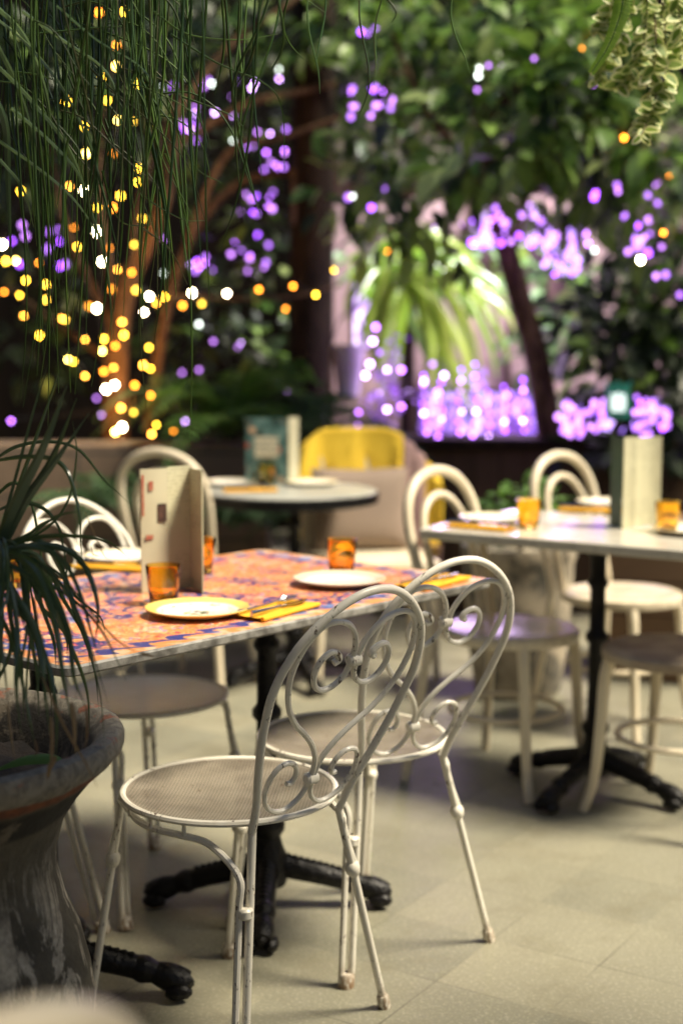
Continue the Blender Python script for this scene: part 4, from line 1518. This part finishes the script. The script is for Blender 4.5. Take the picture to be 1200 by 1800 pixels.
# broad shrubs low on the right
sh = thing('broadleaf_shrub', 'dim broad leaved shrub filling the corner right of the leaning trunk', 'shrub', at(1110, 860, 7.0))
sb_ = sh.location.copy()
limb(sh, [Vector((0, 0, -.1)), Vector((.03, 0, .4)), Vector((.0, .05, .9)), Vector((.1, 0, 1.5))], .03, .012, M['bark'], 'stem')
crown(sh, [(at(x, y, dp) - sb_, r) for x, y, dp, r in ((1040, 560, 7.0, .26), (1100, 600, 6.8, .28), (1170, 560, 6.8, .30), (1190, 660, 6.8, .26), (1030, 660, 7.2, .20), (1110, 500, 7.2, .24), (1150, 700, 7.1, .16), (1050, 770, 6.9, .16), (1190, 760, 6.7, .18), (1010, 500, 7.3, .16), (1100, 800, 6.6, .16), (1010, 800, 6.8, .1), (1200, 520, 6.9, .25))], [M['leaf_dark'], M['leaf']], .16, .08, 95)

# stone pot with small shrub behind the bentwood chair
sp = thing('stone_planter', 'pale blotched stone planter on the floor behind the marble table', 'planter', (.66, 5.25, .001))
b = MB(); b.lathe([(.001, 0), (.15, 0), (.16, .02), (.185, .20), (.20, .40), (.205, .50), (.215, .52), (.215, .56), (.19, .56), (.18, .52), (.001, .51)], 40, wob=lambda a, z: .006 * noise.noise(Vector((math.cos(a) * 3, math.sin(a) * 3, z * 6))))
b.build('body', M['stone'], sp)
bs = thing('box_shrub', 'small round green shrub growing in the pale stone planter', 'shrub', (.66, 5.25, .52))
limb(bs, [Vector((0, 0, -.02)), Vector((.01, 0, .1)), Vector((.0, .01, .2))], .012, .006, M['bark'], 'stem')
crown(bs, [(Vector((.0, 0, .17)), .13), (Vector((.07, .0, .19)), .10), (Vector((-.07, .02, .14)), .09)], [M['fern']], .045, .026, 900)
# worn timber crate at the right edge
cr = thing('timber_crate', 'worn brown timber crate planter near the right edge behind the chairs', 'crate', (1.40, 5.6, .001), R(-20))
b = MB(); b.box((0, 0, .28), (.62, .5, .56), 0, None, .006); b.build('board_side', M['box_wood'], cr)
b = MB(); b.box((0, 0, .585), (.66, .54, .04), 0, None, .006); b.build('top_rail', M['box_wood'], cr)


# bright palm-like plant in the light
pb = at(716, 790, 7.75); pb.z = .82
pl = thing('bright_palm', 'bright yellow green palm with arching leaves in the purple light', 'palm', pb)
limb(pl, [Vector((0, 0, 0)), at(716, 640, 7.75) - pb, at(720, 500, 7.75) - pb], .045, .032, M['bark_dark'], 'trunk')
b = MB()
c0 = at(720, 480, 7.75) - pb
for pxs in ([(740, 470), (790, 520), (830, 590), (848, 660)], [(740, 460), (800, 500), (845, 560), (870, 620)], [(735, 480), (770, 540), (790, 620), (815, 700), (850, 740)], [(725, 490), (750, 560), (790, 640), (835, 690)], [(700, 470), (665, 470), (640, 500), (628, 540)], [(700, 460), (660, 440), (636, 455)], [(710, 440), (690, 420), (670, 440), (655, 500)],
            [(725, 440), (740, 420), (790, 450), (835, 500)], [(740, 470), (810, 490), (860, 520), (880, 560)], [(710, 490), (690, 540), (670, 590), (660, 640)], [(715, 490), (700, 560), (690, 620), (690, 680)], [(730, 490), (745, 560), (750, 620), (745, 690)], [(735, 450), (770, 440), (800, 470), (815, 540)], [(705, 470), (680, 500), (665, 560), (650, 600)], [(720, 470), (718, 420), (700, 400), (690, 420)]):
    for jj in range(6):
        y1 = 7.75 + rnd.uniform(-.45, .35)
        jx, jy = rnd.uniform(-30, 30) * (jj > 0), rnd.uniform(-30, 30) * (jj > 0)
        pts = [c0] + [at(x + jx, y + jy, 7.75 + (y1 - 7.75) * (i + 1) / 4) - pb for i, (x, y) in enumerate(pxs)]
        pts = smooth(pts, 6)
        b.ribbon(pts, lambda q: .036 * (1 - .8 * (2 * q - 1) ** 2), Vector((rnd.uniform(-.3, .3), -.8, .6)), 0, .15)
b.build('leaves', M['palm'], pl)
ls = thing('lit_shrub', 'pale green sunlit shrub in front of the pink garden house', 'shrub', Vector((1.0, 8.45, .002)))
lsb = ls.location.copy()
limb(ls, [Vector((0, 0, 0)), Vector((.03, 0, .6)), Vector((-.02, .02, 1.2)), Vector((.02, 0, 1.7))], .03, .01, M['bark'], 'stem')
crown(ls, [(at(x, y, dp) - lsb, r) for x, y, dp, r in ((800, 470, 8.3, .16), (840, 500, 8.4, .13), (790, 560, 8.5, .12), (930, 560, 8.3, .2), (985, 520, 8.2, .2), (1000, 600, 8.2, .22), (930, 640, 8.3, .14), (650, 460, 8.2, .16), (690, 560, 8.2, .15), (670, 520, 8.3, .12), (890, 480, 8.4, .12), (960, 460, 8.4, .14))], [M['lit'], M['palm']], .15, .07, 80)


# ferns
def fern(loc, label, n, L, mat, spread=1.0, lean=(0, 0)):
    t = thing('fern', label, 'fern', loc)
    b = MB()
    for k_ in range(n):
        a = 2 * math.pi * k_ / n + rnd.uniform(-.3, .3)
        el = rnd.uniform(.5, 1.3)
        d_ = Vector((math.cos(a) * spread, math.sin(a) * spread, 0))
        l = L * rnd.uniform(.7, 1.15)
        pts = []
        for i in range(13):
            q = i / 12
            pts.append(d_ * l * q * math.cos(el) * (1 + .5 * q) + Vector((lean[0] * q, lean[1] * q, l * (math.sin(el) * q - .75 * q * q * q))))
        for i in range(2, 13):
            q = i / 12
            tg = (pts[i] - pts[i - 1]).normalized()
            sd = tg.cross(Vector((0, 0, 1)))
            sd = sd.normalized() if sd.length > 1e-4 else Vector((1, 0, 0))
            for s in (-1, 1):
                for hh in (0, .5):
                    p = pts[i] - (pts[i] - pts[i - 1]) * hh
                    b.leaf(p, sd * s + tg * .5, Vector((0, 0, 1)), l * .24 * math.sin(math.pi * min(1, .15 + q * .83)), l * .042, 0, .3)
        b.tube(pts, .003, 4)
    b.build('fronds', mat, t)
    return t


fern(at(400, 770, 6.75), 'green fern spilling over the block bed left of the teal menu', 18, .60, M['fern'])
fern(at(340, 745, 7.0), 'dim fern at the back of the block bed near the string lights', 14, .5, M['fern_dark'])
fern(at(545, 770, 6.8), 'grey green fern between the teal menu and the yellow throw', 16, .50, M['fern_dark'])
fern(at(470, 720, 7.2), 'mid green fern standing high behind the teal menu', 15, .5, M['fern'])
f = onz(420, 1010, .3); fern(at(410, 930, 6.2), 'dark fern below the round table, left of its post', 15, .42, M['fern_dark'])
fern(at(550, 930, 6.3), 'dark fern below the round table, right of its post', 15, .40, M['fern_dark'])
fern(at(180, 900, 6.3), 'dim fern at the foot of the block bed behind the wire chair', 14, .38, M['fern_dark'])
fern(at(1010, 790, 7.0), 'low fern in the timber planter right of the leaning trunk', 10, .22, M['fern'])

# ------------------------------------------------------------------ tree on the left, wrapped in lights
lo = at(205, 800, 7.1); lo.z = .8
lt = thing('branching_tree', 'spreading bare branched tree lit orange by the string lights', 'tree', lo)
Lm = lambda pxs, d0=7.1, dd=.12: [at(x, y, d0 + dd * i) - lo for i, (x, y) in enumerate(pxs)]
limb(lt, Lm([(205, 830), (203, 700), (208, 590), (225, 500), (262, 420), (290, 340), (310, 200)], 7.1, -.02),   .070, .030, M['bark_warm'], 'trunk', 12)
for pxs, r0, r1 in (([(262, 760), (290, 560), (335, 420), (415, 325), (520, 302), (690, 283)], .05, .018), ([(330, 420), (400, 270), (500, 240), (625, 195), (690, 150)], .035, .012), ([(300, 260), (430, 185), (510, 165), (650, 135), (720, 128)], .035, .012), ([(310, 200), (400, 85), (510, 5), (560, -50)], .04, .015),
                     ([(208, 590), (150, 480), (110, 380), (90, 250)], .045, .015), ([(210, 560), (180, 400), (175, 250), (200, 80)], .045, .015), ([(515, 300), (516, 345), (515, 392)], .02, .016), ([(225, 500), (250, 330), (300, 200), (330, 80)], .03, .012), ([(205, 640), (130, 590), (60, 540), (10, 500)], .03, .012), ([(300, 520), (420, 525), (520, 520), (600, 500)], .014, .008)):
    limb(lt, Lm(pxs), r0 * .62, r1 * .8, M['bark_warm'])
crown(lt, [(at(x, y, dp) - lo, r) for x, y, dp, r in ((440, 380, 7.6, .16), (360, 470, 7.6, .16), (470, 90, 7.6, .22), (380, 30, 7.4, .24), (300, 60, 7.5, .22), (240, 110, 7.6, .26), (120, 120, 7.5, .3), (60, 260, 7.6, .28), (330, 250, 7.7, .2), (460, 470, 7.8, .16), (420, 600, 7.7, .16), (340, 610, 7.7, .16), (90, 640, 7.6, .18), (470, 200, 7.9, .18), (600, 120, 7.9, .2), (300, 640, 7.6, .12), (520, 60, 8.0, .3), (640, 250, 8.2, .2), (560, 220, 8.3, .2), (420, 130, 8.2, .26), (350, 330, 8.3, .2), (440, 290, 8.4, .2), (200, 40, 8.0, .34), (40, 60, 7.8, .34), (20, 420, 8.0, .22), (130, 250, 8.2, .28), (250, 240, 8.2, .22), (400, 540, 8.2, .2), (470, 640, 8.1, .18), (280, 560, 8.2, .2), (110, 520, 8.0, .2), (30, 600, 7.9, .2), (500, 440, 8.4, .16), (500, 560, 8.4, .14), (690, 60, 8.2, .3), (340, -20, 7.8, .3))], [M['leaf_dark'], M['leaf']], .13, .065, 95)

# ------------------------------------------------------------------ armchair with throw
AC = Vector((.105, 5.62, 0))
ac = thing('cane_armchair', 'cream framed armchair beside the round table under a yellow throw', 'armchair', AC, face(.16, -.98))
def curve_back(x):    # local: front +Y
    return -.22 + .35 * x * x
b = MB(); b.box((0, 0, .44), (.50, .46, .06), 0, None, .02); b.build('seat', M['bent'], ac)
b = MB()
vs, fs = [], []
nx = 12
for i in range(nx + 1):
    x = -.235 + .47 * i / nx
    topz = .93 - 3.2 * max(0, abs(x) - .09) ** 2
    for z, ex in ((.46, 0), (topz, -.08)):
        for th in (-.014, .014):
            vs.append((x, curve_back(x) + ex + th, z))
for i in range(nx):
    o_ = i * 4
    fs += [(o_, o_ + 2, o_ + 6, o_ + 4), (o_ + 1, o_ + 5, o_ + 7, o_ + 3), (o_ + 2, o_ + 3, o_ + 7, o_ + 6), (o_, o_ + 4, o_ + 5, o_ + 1)]
fs += [(0, 1, 3, 2), (nx * 4, nx * 4 + 2, nx * 4 + 3, nx * 4 + 1)]
b.add(vs, fs); b.build('backrest', M['bent'], ac)
for sx in (-1, 1):
    for sy in (-1, 1):
        b = MB(); b.tube([(sx * .21, sy * .19, .42), (sx * .235, sy * .215, .001)], lambda q: .022 - .007 * q, 10); b.build('leg', M['bent'], ac)
b = MB()
vs, fs = [], []
N = 14
for s in (-1, 1):
    for i in range(N + 1):
        for j in range(N + 1):
            u, v = i / N * 2 - 1, j / N * 2 - 1
            pf = (max(0, (1 - u ** 4)) * max(0, (1 - v ** 4))) ** .5
            e = .03 * (1 - abs(u) ** 3) ; g_ = .03 * (1 - abs(v) ** 3)
            vs.append((u * (.20 + .0) * (1 - .05 * (1 - abs(v))), s * .062 * pf, v * .17 * (1 - .05 * (1 - abs(u)))))
for s in (0, 1):
    for i in range(N):
        for j in range(N):
            a = s * (N + 1) ** 2 + i * (N + 1) + j
            f_ = (a, a + 1, a + N + 2, a + N + 1)
            fs.append(f_ if s == 0 else f_[::-1])
b.add(vs, fs)
cu = b.build('seat_cushion', M['cushion'], None)
rm = Matrix.Rotation(ac.rotation_euler.z, 3, 'Z')
cu.location = AC + rm @ Vector((0.0, -.155, .635)); cu.rotation_euler = (R(13), 0, ac.rotation_euler.z)
tag(cu, 'square mauve linen cushion leaning on the armchair under the yellow throw', 'cushion')
# throw: front flap, over the top, back flap
tw = thing('throw_blanket', 'mustard yellow throw with pink tasselled edge draped over the armchair back', 'blanket', AC, ac.rotation_euler.z)
def throw(x0, x1, zf, zb, mat, name, off):
    b = MB()
    vs, fs = [], []
    nx, npf = 14, 22
    for i in range(nx + 1):
        x = x0 + (x1 - x0) * i / nx
        topz = .945 - 3.2 * max(0, abs(x) - .09) ** 2
        path = []
        for k_ in range(npf + 1):
            q = k_ / npf
            if q < .4:
                z = zf + .05 * math.sin(x * 9 + 1) + (topz - zf - .05 * math.sin(x * 9 + 1)) * q / .4
                y = curve_back(x) - .08 * (z - .46) / .47 + .024 + off
            elif q < .5:
                a = (q - .4) / .1 * math.pi
                z = topz + .016 * math.sin(a)
                y = curve_back(x) - .08 + (.024 + off) * math.cos(a)
            else:
                z = topz - (topz - zb) * (q - .5) / .5
                y = curve_back(x) - .08 * (z - .46) / .47 - .024 - off - .02 * (q - .5)
            y += (.016 * math.sin(x * 31 + q * 3) + .008 * math.sin(x * 71 + 1)) * (1 - math.exp(-abs(q - .45) * 9)) + .006
            path.append((x + .008 * math.sin(q * 9 + i), y, z))
        vs += path
    for i in range(nx):
        for k_ in range(npf):
            a = i * (npf + 1) + k_
            fs.append((a, a + 1, a + npf + 2, a + npf + 1))
    b.add(vs, fs)
    o = b.build(name, mat, tw)
    so = o.modifiers.new('thickness', 'SOLIDIFY'); so.thickness = .006
    return o
throw(-.20, .245, .72, .50, M['throw_y'], 'yellow_cloth', .0)
throw(-.285, -.19, .52, .40, M['throw_p'], 'pink_border', .008)
throw(-.345, -.275, .56, .44, M['throw_y'], 'yellow_cloth', .004)
b = MB()
for i in range(34):
    x = -.35 + .20 * i / 33
    y = curve_back(x) - .035
    b.tube([(x, y, .47), (x + rnd.uniform(-.006, .006), y - .01, .42), (x + rnd.uniform(-.012, .012), y - .012, .34 + rnd.uniform(-.03, .02))], .0035, 5)
b.build('tassels', M['throw_p'], tw)

# ------------------------------------------------------------------ sign, bucket
sg = thing('teal_sign', 'small teal crest shaped sign with a white emblem standing among the purple glow', 'sign', at(1085, 705, 6.15))
b = MB()
out = [(-.052, -.075), (.052, -.075), (.058, -.02), (.05, .06), (.062, .085), (.03, .072), (0, .085), (-.03, .072), (-.062, .085), (-.05, .06), (-.058, -.02)]
n = len(out)
b.add([(x, -.008, z) for x, z in out] + [(x, .008, z) for x, z in out], [tuple(range(n)), tuple(range(n, 2 * n))[::-1]] + [(k_, k_ + n, (k_ + 1) % n + n, (k_ + 1) % n) for k_ in range(n)])
pnl = b.build('board', M['teal'], sg, False)
b = MB()
em = [(-.03, -.045), (.03, -.045), (.034, .0), (.028, .035), (.012, .028), (0, .04), (-.012, .028), (-.028, .035), (-.034, 0)]
n = len(em)
b.add([(x, -.0125, z) for x, z in em] + [(x, -.0082, z) for x, z in em], [tuple(range(n)), tuple(range(n, 2 * n))[::-1]] + [(k_, k_ + n, (k_ + 1) % n + n, (k_ + 1) % n) for k_ in range(n)])
b.build('emblem', M['white'], pnl, False)
b = MB(); b.tube([(0, .014, .02), (0, .014, -.45)], .008, 8); b.build('stake', M['bark_dark'], sg)

bk = thing('hanging_bucket', 'pale lilac bucket hanging beside the thick dark trunk', 'bucket', at(612, 650, 7.2))
b = MB(); b.lathe([(.001, -.13), (.055, -.13), (.085, .12), (.09, .125), (.082, .125), (.055, -.12), (.001, -.12)], 24); b.build('body', M['pale'], bk)
b = MB(); b.tube(smooth([(-.085, 0, .12), (-.05, 0, .24), (0, 0, .28), (.05, 0, .24), (.085, 0, .12)], 5), .004, 6); b.build('handle', M['cable'], bk)
b = MB(); b.box((-.085, -.05, -.01), (.008, .10, .22)); b.build('tan_label', M['tan'], bk, False)

# ------------------------------------------------------------------ made-up glowing patches standing in for purple light at the far end
def pane(px0, py0, px1, py1, y, mat, label, slats=0):
    a, c = at(px0, py1, y), at(px1, py0, y)
    ctr = (a + c) / 2
    W_, H_ = c.x - a.x, c.z - a.z
    t = thing('glow_patch', label, 'light panel', ctr, 0, 'added purple glow behind the planting')
    b = MB(); b.box((0, 0, 0), (W_, .03, H_)); b.build('glass', mat, t, False)
    b = MB()
    for s in (-1, 1):
        b.box((s * (W_ / 2 + .012), 0, 0), (.024, .05, H_ + .048))
        b.box((0, 0, s * (H_ / 2 + .012)), (W_, .05, .024))
    b.build('frame', M['bark_dark'], t, False)
    for i in range(slats):
        b = MB(); b.box((-W_ / 2 + W_ * (i + 1) / (slats + 1), -.03, 0), (.022, .02, H_)); b.build('mullion', M['bark_dark'], t, False)
    return t


pane(738, 690, 958, 772, 8.6, M['panel'], 'wide added lilac glowing pane low between the palm and the leaning trunk', 4)
pane(982, 702, 1180, 766, 8.6, M['panel'], 'added lilac glowing pane low behind the teal sign', 3)
pane(828, 362, 950, 432, 8.8, M['panel_pink'], 'added pinkish glowing pane high to the left of the leaning trunk', 2)
pane(958, 398, 1018, 480, 8.7, M['panel_violet'], 'added deep violet glowing pane high just right of the leaning trunk')
pane(1098, 388, 1140, 440, 8.7, M['panel_pink'], 'small added lilac glowing pane high above the teal sign')
pane(622, 488, 650, 610, 8.5, M['panel_pink'], 'narrow tall added lilac glowing pane left of the bright palm')

# hanging violet blossom
vf = thing('violet_flowers', 'hanging violet blossom over the timber planter below the palm', 'flowers', at(850, 740, 7.0))
vfb = vf.location.copy()
b = MB()
for x, y0, y1, n_ in ((857, 690, 806, 70), (885, 690, 770, 50), (915, 690, 775, 60), (940, 700, 765, 40), (835, 650, 730, 60), (800, 690, 770, 60), (770, 700, 770, 60), (745, 680, 760, 50), (690, 590, 700, 50), (672, 640, 740, 60), (655, 690, 760, 40), (700, 680, 760, 30), (1000, 700, 760, 40), (1130, 690, 755, 40), (1160, 690, 750, 40)):
    for i in range(n_ // 2):
        q = rnd.random()
        p = at(x + rnd.gauss(0, 9) * (1.2 - q), y0 + (y1 - y0) * q, 7.3 + rnd.uniform(-.15, .15)) - vfb
        b.leaf(p, Vector((rnd.uniform(-1, 1), rnd.uniform(-1, .2), rnd.uniform(-1, .6))), Vector((rnd.uniform(-1, 1), -1, rnd.uniform(-1, 1))), .035, .026, 0, .2)
tag(b.build('petals', M['violet'], vf), kind='stuff'); tag(vf, kind='stuff')

# ------------------------------------------------------------------ strings of lights
def string(label, pts, dep, cat='string light', group='strings of small lamps', jitter=.35, rad=.0085, wire=True):
    P3 = []
    for x, y, c in pts:
        P3.append((at(x, y, dep + rnd.uniform(-jitter, jitter) * .3), c))
    o0 = P3[0][0].copy()
    t = thing('string_light', label, cat, o0, 0, group)
    if wire:
        b = MB(); b.tube(smooth([p - o0 + Vector((0, .012, .012)) for p, _ in P3], 5), .0022, 5); b.build('cable', M['cable'], t)
    for p, c in P3:
        b = MB()
        r = rad * (1.25 if c == 'w' else 1) * rnd.uniform(.72, 1.22)
        b.lathe([(.0005, -r * 1.1), (r * .7, -r * .75), (r, 0), (r * .72, r * .75), (.0005, r * 1.05)], 10)
        if c in 'yo': c = rnd.choice((c, c, c + '1', c + '2'))
        b.build('bulb', M[c], t, True, p - o0)
    return t


def S(txt):
    out = []
    for tok in txt.split():
        a, c = tok[:-1], tok[-1]
        x, y = a.split(',')
        out.append((float(x), float(y), c))
    return out


string('string of warm lamps hanging down the tree, ending lowest near the block bed', S('243,147y 234,213y 245,296y 243,320y 250,384y 236,430y 232,479o 239,510y 263,521w 262,611y 265,648y 265,695o 275,747y'), 6.7)
string('string of warm lamps wound along the trunk up to the top of the photo', S('219,20y 205,80o 205,116y 189,176y 207,211y 200,270o 212,344y 199,365o 193,436o 207,474o 197,508o 215,566o 218,589y 203,608o 200,646o 202,677w 213,717o 215,751w'), 6.8)
string('string of warm lamps with several white hot bulbs left of the trunk', S('174,22o 181,135y 149,222y 152,270y 149,335w 171,365y 170,407w 180,460w 171,542w 183,596y 180,617y 183,653o 187,684w 203,759y'), 6.7)
string('string of warm lamps between the trunk and the left edge of the tree', S('117,178y 122,328o 130,400o 136,434y 157,538o 115,562y 150,597o 120,632y 130,636y 150,661o'), 6.6)
string('bunched string of warm lamps at the left edge of the photo', S('37,336y 4,430w 28,458y 11,459y 69,462o 46,493y 35,519y 8,513o 81,500y 81,527y 42,555o 108,560o 70,590y'), 6.6)
string('string of warm lamps stretched sideways to the thick dark trunk', S('275,533o 290,522y 321,537o 355,534y 338,515w 399,516w 455,509o 502,543o 515,503o 555,518y 587,475y 626,482y 645,430w 682,444o 703,426o'), 6.9)
string('short string of warm lamps just above the block bed', S('253,549w 252,642o 237,677o 235,725y 267,763o 305,758o'), 6.6)
string('sparse string of warm lamps in the leafy tree on the right', S('1022,85o 1096,242o 1175,312o 1165,409o 1125,457w 1200,413o'), 6.0, rad=.0075)
string('string of lilac lamps in the branches left of the dark trunk', S('288,150g 318,143g 372,147g 392,130g 378,198q 343,198q 340,215p 334,228q 325,240q 320,250p 340,290q 372,318d 290,325d 290,420d 335,465q 350,470p 360,462p 288,480g'), 7.9, group='strings of small purple lamps')
string('string of lilac and white lamps beside the dark trunk', S('490,122g 500,163c 490,140q 474,163q 447,146q 443,155q 408,170d 418,170g 410,203q 409,247g 475,235q 468,268p 500,265p 484,290p 472,345p 472,362p 432,342d 450,343d 423,373d 440,398p 467,397p 423,408p 412,428p 440,450p 464,470d 435,476d 430,460d 350,570g 424,605q 418,610d 340,640p 320,655d'), 7.9, group='strings of small purple lamps')
string('string of lilac lamps in the leaves right of the dark trunk', S('643,40q 617,163p 635,183q 672,160p 675,182p 709,152p 709,160p 731,180c 745,195d 777,200d 669,210q 630,200g 685,317p 620,345g 637,360g'), 7.0, group='strings of small purple lamps')
string('string of faint lilac lamps high in the leafy tree', S('842,120g 858,115d 882,117d 840,133g 838,158d 938,103d 973,102d 998,116p 993,130d 1040,150d'), 6.0, group='strings of small purple lamps')
string('string of purple lamps below the crown of the leafy tree', S('985,311p 1037,330p 1042,340p 1073,349p 1095,332p 1105,350p 1137,310d 1143,325p 1150,325d 982,361q 996,381q 1030,358d 1029,410p 1033,428p 1045,392p 1052,383p 1098,402p 1115,378p 1144,388p 1044,440g'), 7.0, group='strings of small purple lamps')
string('string of purple lamps around the upper left of the leaning trunk', S('879,340p 845,360d 838,389q 832,430q 845,400q 860,395p 870,410q 905,370q 912,385p 900,400p 946,420p 966,395p 930,360d 762,400d 810,395d'), 7.3, group='strings of small purple lamps')
string('string of dim purple lamps low among the ferns', S('318,710p 325,740q 180,728q 186,715d 170,700d 322,690d 350,650d 375,600d 460,680p 485,685p 495,665p 475,660d 505,690d 20,740p 320,720p 340,715d'), 7.3, group='strings of small purple lamps')
string('string of lilac lamps hung beside the bright palm', S('660,575p 655,600q 668,620p 650,640q 642,660q 680,650q 690,690p 705,715p 705,650p 672,680p 665,690q 655,700q 680,720q 630,725p 628,745d 760,640d 780,660q 745,670q 770,690p'), 7.4, group='strings of small purple lamps', rad=.011)


def cluster(regs, seed):  # made-up bulbs standing in for purple light between the leaves
    r_ = random.Random(seed)
    out = []
    for x0, y0, x1, y1, n in regs:
        for i in range(n):
            out.append((r_.uniform(x0, x1), r_.uniform(y0, y1), r_.choice('ddeeev')))
    return out


GP = 'strings of small purple lamps'
string('added violet lamps massed just left of the leaning trunk', cluster([(828, 358, 898, 435, 26), (832, 385, 850, 435, 6)], 1), 6.75, group=GP, jitter=.6, rad=.0125, wire=False)
string('added violet lamps massed just right of the leaning trunk', cluster([(902, 365, 962, 430, 18), (955, 410, 1018, 485, 34)], 2), 6.6, group=GP, jitter=.5, rad=.0125, wire=False)
string('added violet lamps massed above the teal sign', cluster([(1095, 380, 1145, 445, 20), (1030, 320, 1160, 360, 8), (1150, 430, 1200, 520, 6)], 3), 6.2, group=GP, jitter=.5, rad=.0125, wire=False)
string('added violet lamps hanging like icicles over the timber planter', [(x + rx, y, 'vpdvq'[k_ % 5]) for x, y0, y1 in ((745, 660, 760), (772, 672, 768), (806, 650, 760), (834, 640, 765), (857, 690, 806), (886, 680, 772), (918, 668, 775), (946, 690, 768)) for k_, (rx, y) in enumerate([(rnd.uniform(-5, 5), y0 + (y1 - y0) * j_ / 6) for j_ in range(7)])], 7.0, group=GP, jitter=.3, wire=False)  # added bulbs breaking up the hard edge of the purple glow
string('added lilac lamps massed around the teal sign', cluster([(980, 705, 1002, 765, 10), (1000, 705, 1062, 768, 26), (1112, 695, 1150, 765, 22), (1155, 700, 1180, 760, 9)], 5), 6.35, group=GP, jitter=.4, rad=.0135, wire=False)
string('added violet lamps scattered high behind the hanging strands', cluster([(318, 185, 352, 260, 9), (410, 225, 505, 300, 9), (405, 330, 480, 480, 14), (320, 445, 372, 478, 8), (60, 380, 130, 470, 7), (280, 120, 420, 170, 6), (20, 330, 60, 470, 4)], 6), 7.7, group=GP, jitter=.6, rad=.0125, wire=False)
string('added violet lamps scattered among leaves right of the dark trunk', cluster([(610, 150, 745, 215, 14), (615, 40, 680, 60, 3), (600, 330, 700, 370, 4)], 7), 6.5, group=GP, jitter=.5, rad=.0125, wire=False)


def lamp(name, typ, loc, col, e, size=.1, aim=None, spot=None):
    l = D.lights.new(name, typ)
    l.energy = e
    l.color = col
    if typ in ('POINT', 'SPOT'): l.shadow_soft_size = size
    if spot: l.spot_size = spot; l.spot_blend = .6
    o = D.objects.new(name, l)
    o.location = loc
    if aim is not None:
        o.rotation_euler = (Vector(aim) - Vector(loc)).to_track_quat('-Z', 'Y').to_euler()
    C.objects.link(o)
    return o


# the strings' own warm light on the bark, and two added lights for seat sheen and palm
for (px, py), e_, wide in (((212, 715), 13, 80), ((200, 610), 8, 90), ((270, 430), 5, 90), ((430, 250), 4, 90)):
    p_ = at(px, py, 6.62)
    lamp('warm_lamp', 'SPOT', p_, (1, .38, .05), e_, .05, p_ + Vector((0, 1, 0)), R(wide))
lamp('added_lamp', 'POINT', (.86, 7.25, 1.12), (.80, .52, 1.0), 26, .38)  # unseen light added for the lilac sheen on a bentwood seat
lamp('added_lamp', 'SPOT', (1.15, 7.3, 3.6), (.96, .92, 1.0), 620, .12, (.75, 8.6, 1.2), R(70))  # unseen near-white spot added to brighten palm and pink wall

# fallen leaves on the floor
for i, (px, py) in enumerate(((757, 1376), (790, 1242), (655, 1505), (880, 1252))):
    b = MB()
    b.leaf(Vector((0, 0, .004)), Vector((1, .3, .05)), Vector((0, 0, 1)), .022, .012, 0, .5)
    o = b.build('fallen_leaf', M['fern_bright'], loc=onz(px, py, 0.002))
    o.rotation_euler = (0, 0, i * 1.7)
    tag(o, ('tiny yellow green leaf on the floor beside the bentwood chair leg', 'tiny green leaf on the floor under the bentwood chair at the table end', 'tiny yellow leaf on the floor beside the double chair leg', 'tiny green speck of leaf on the floor below the bentwood stretcher')[i], 'leaf')
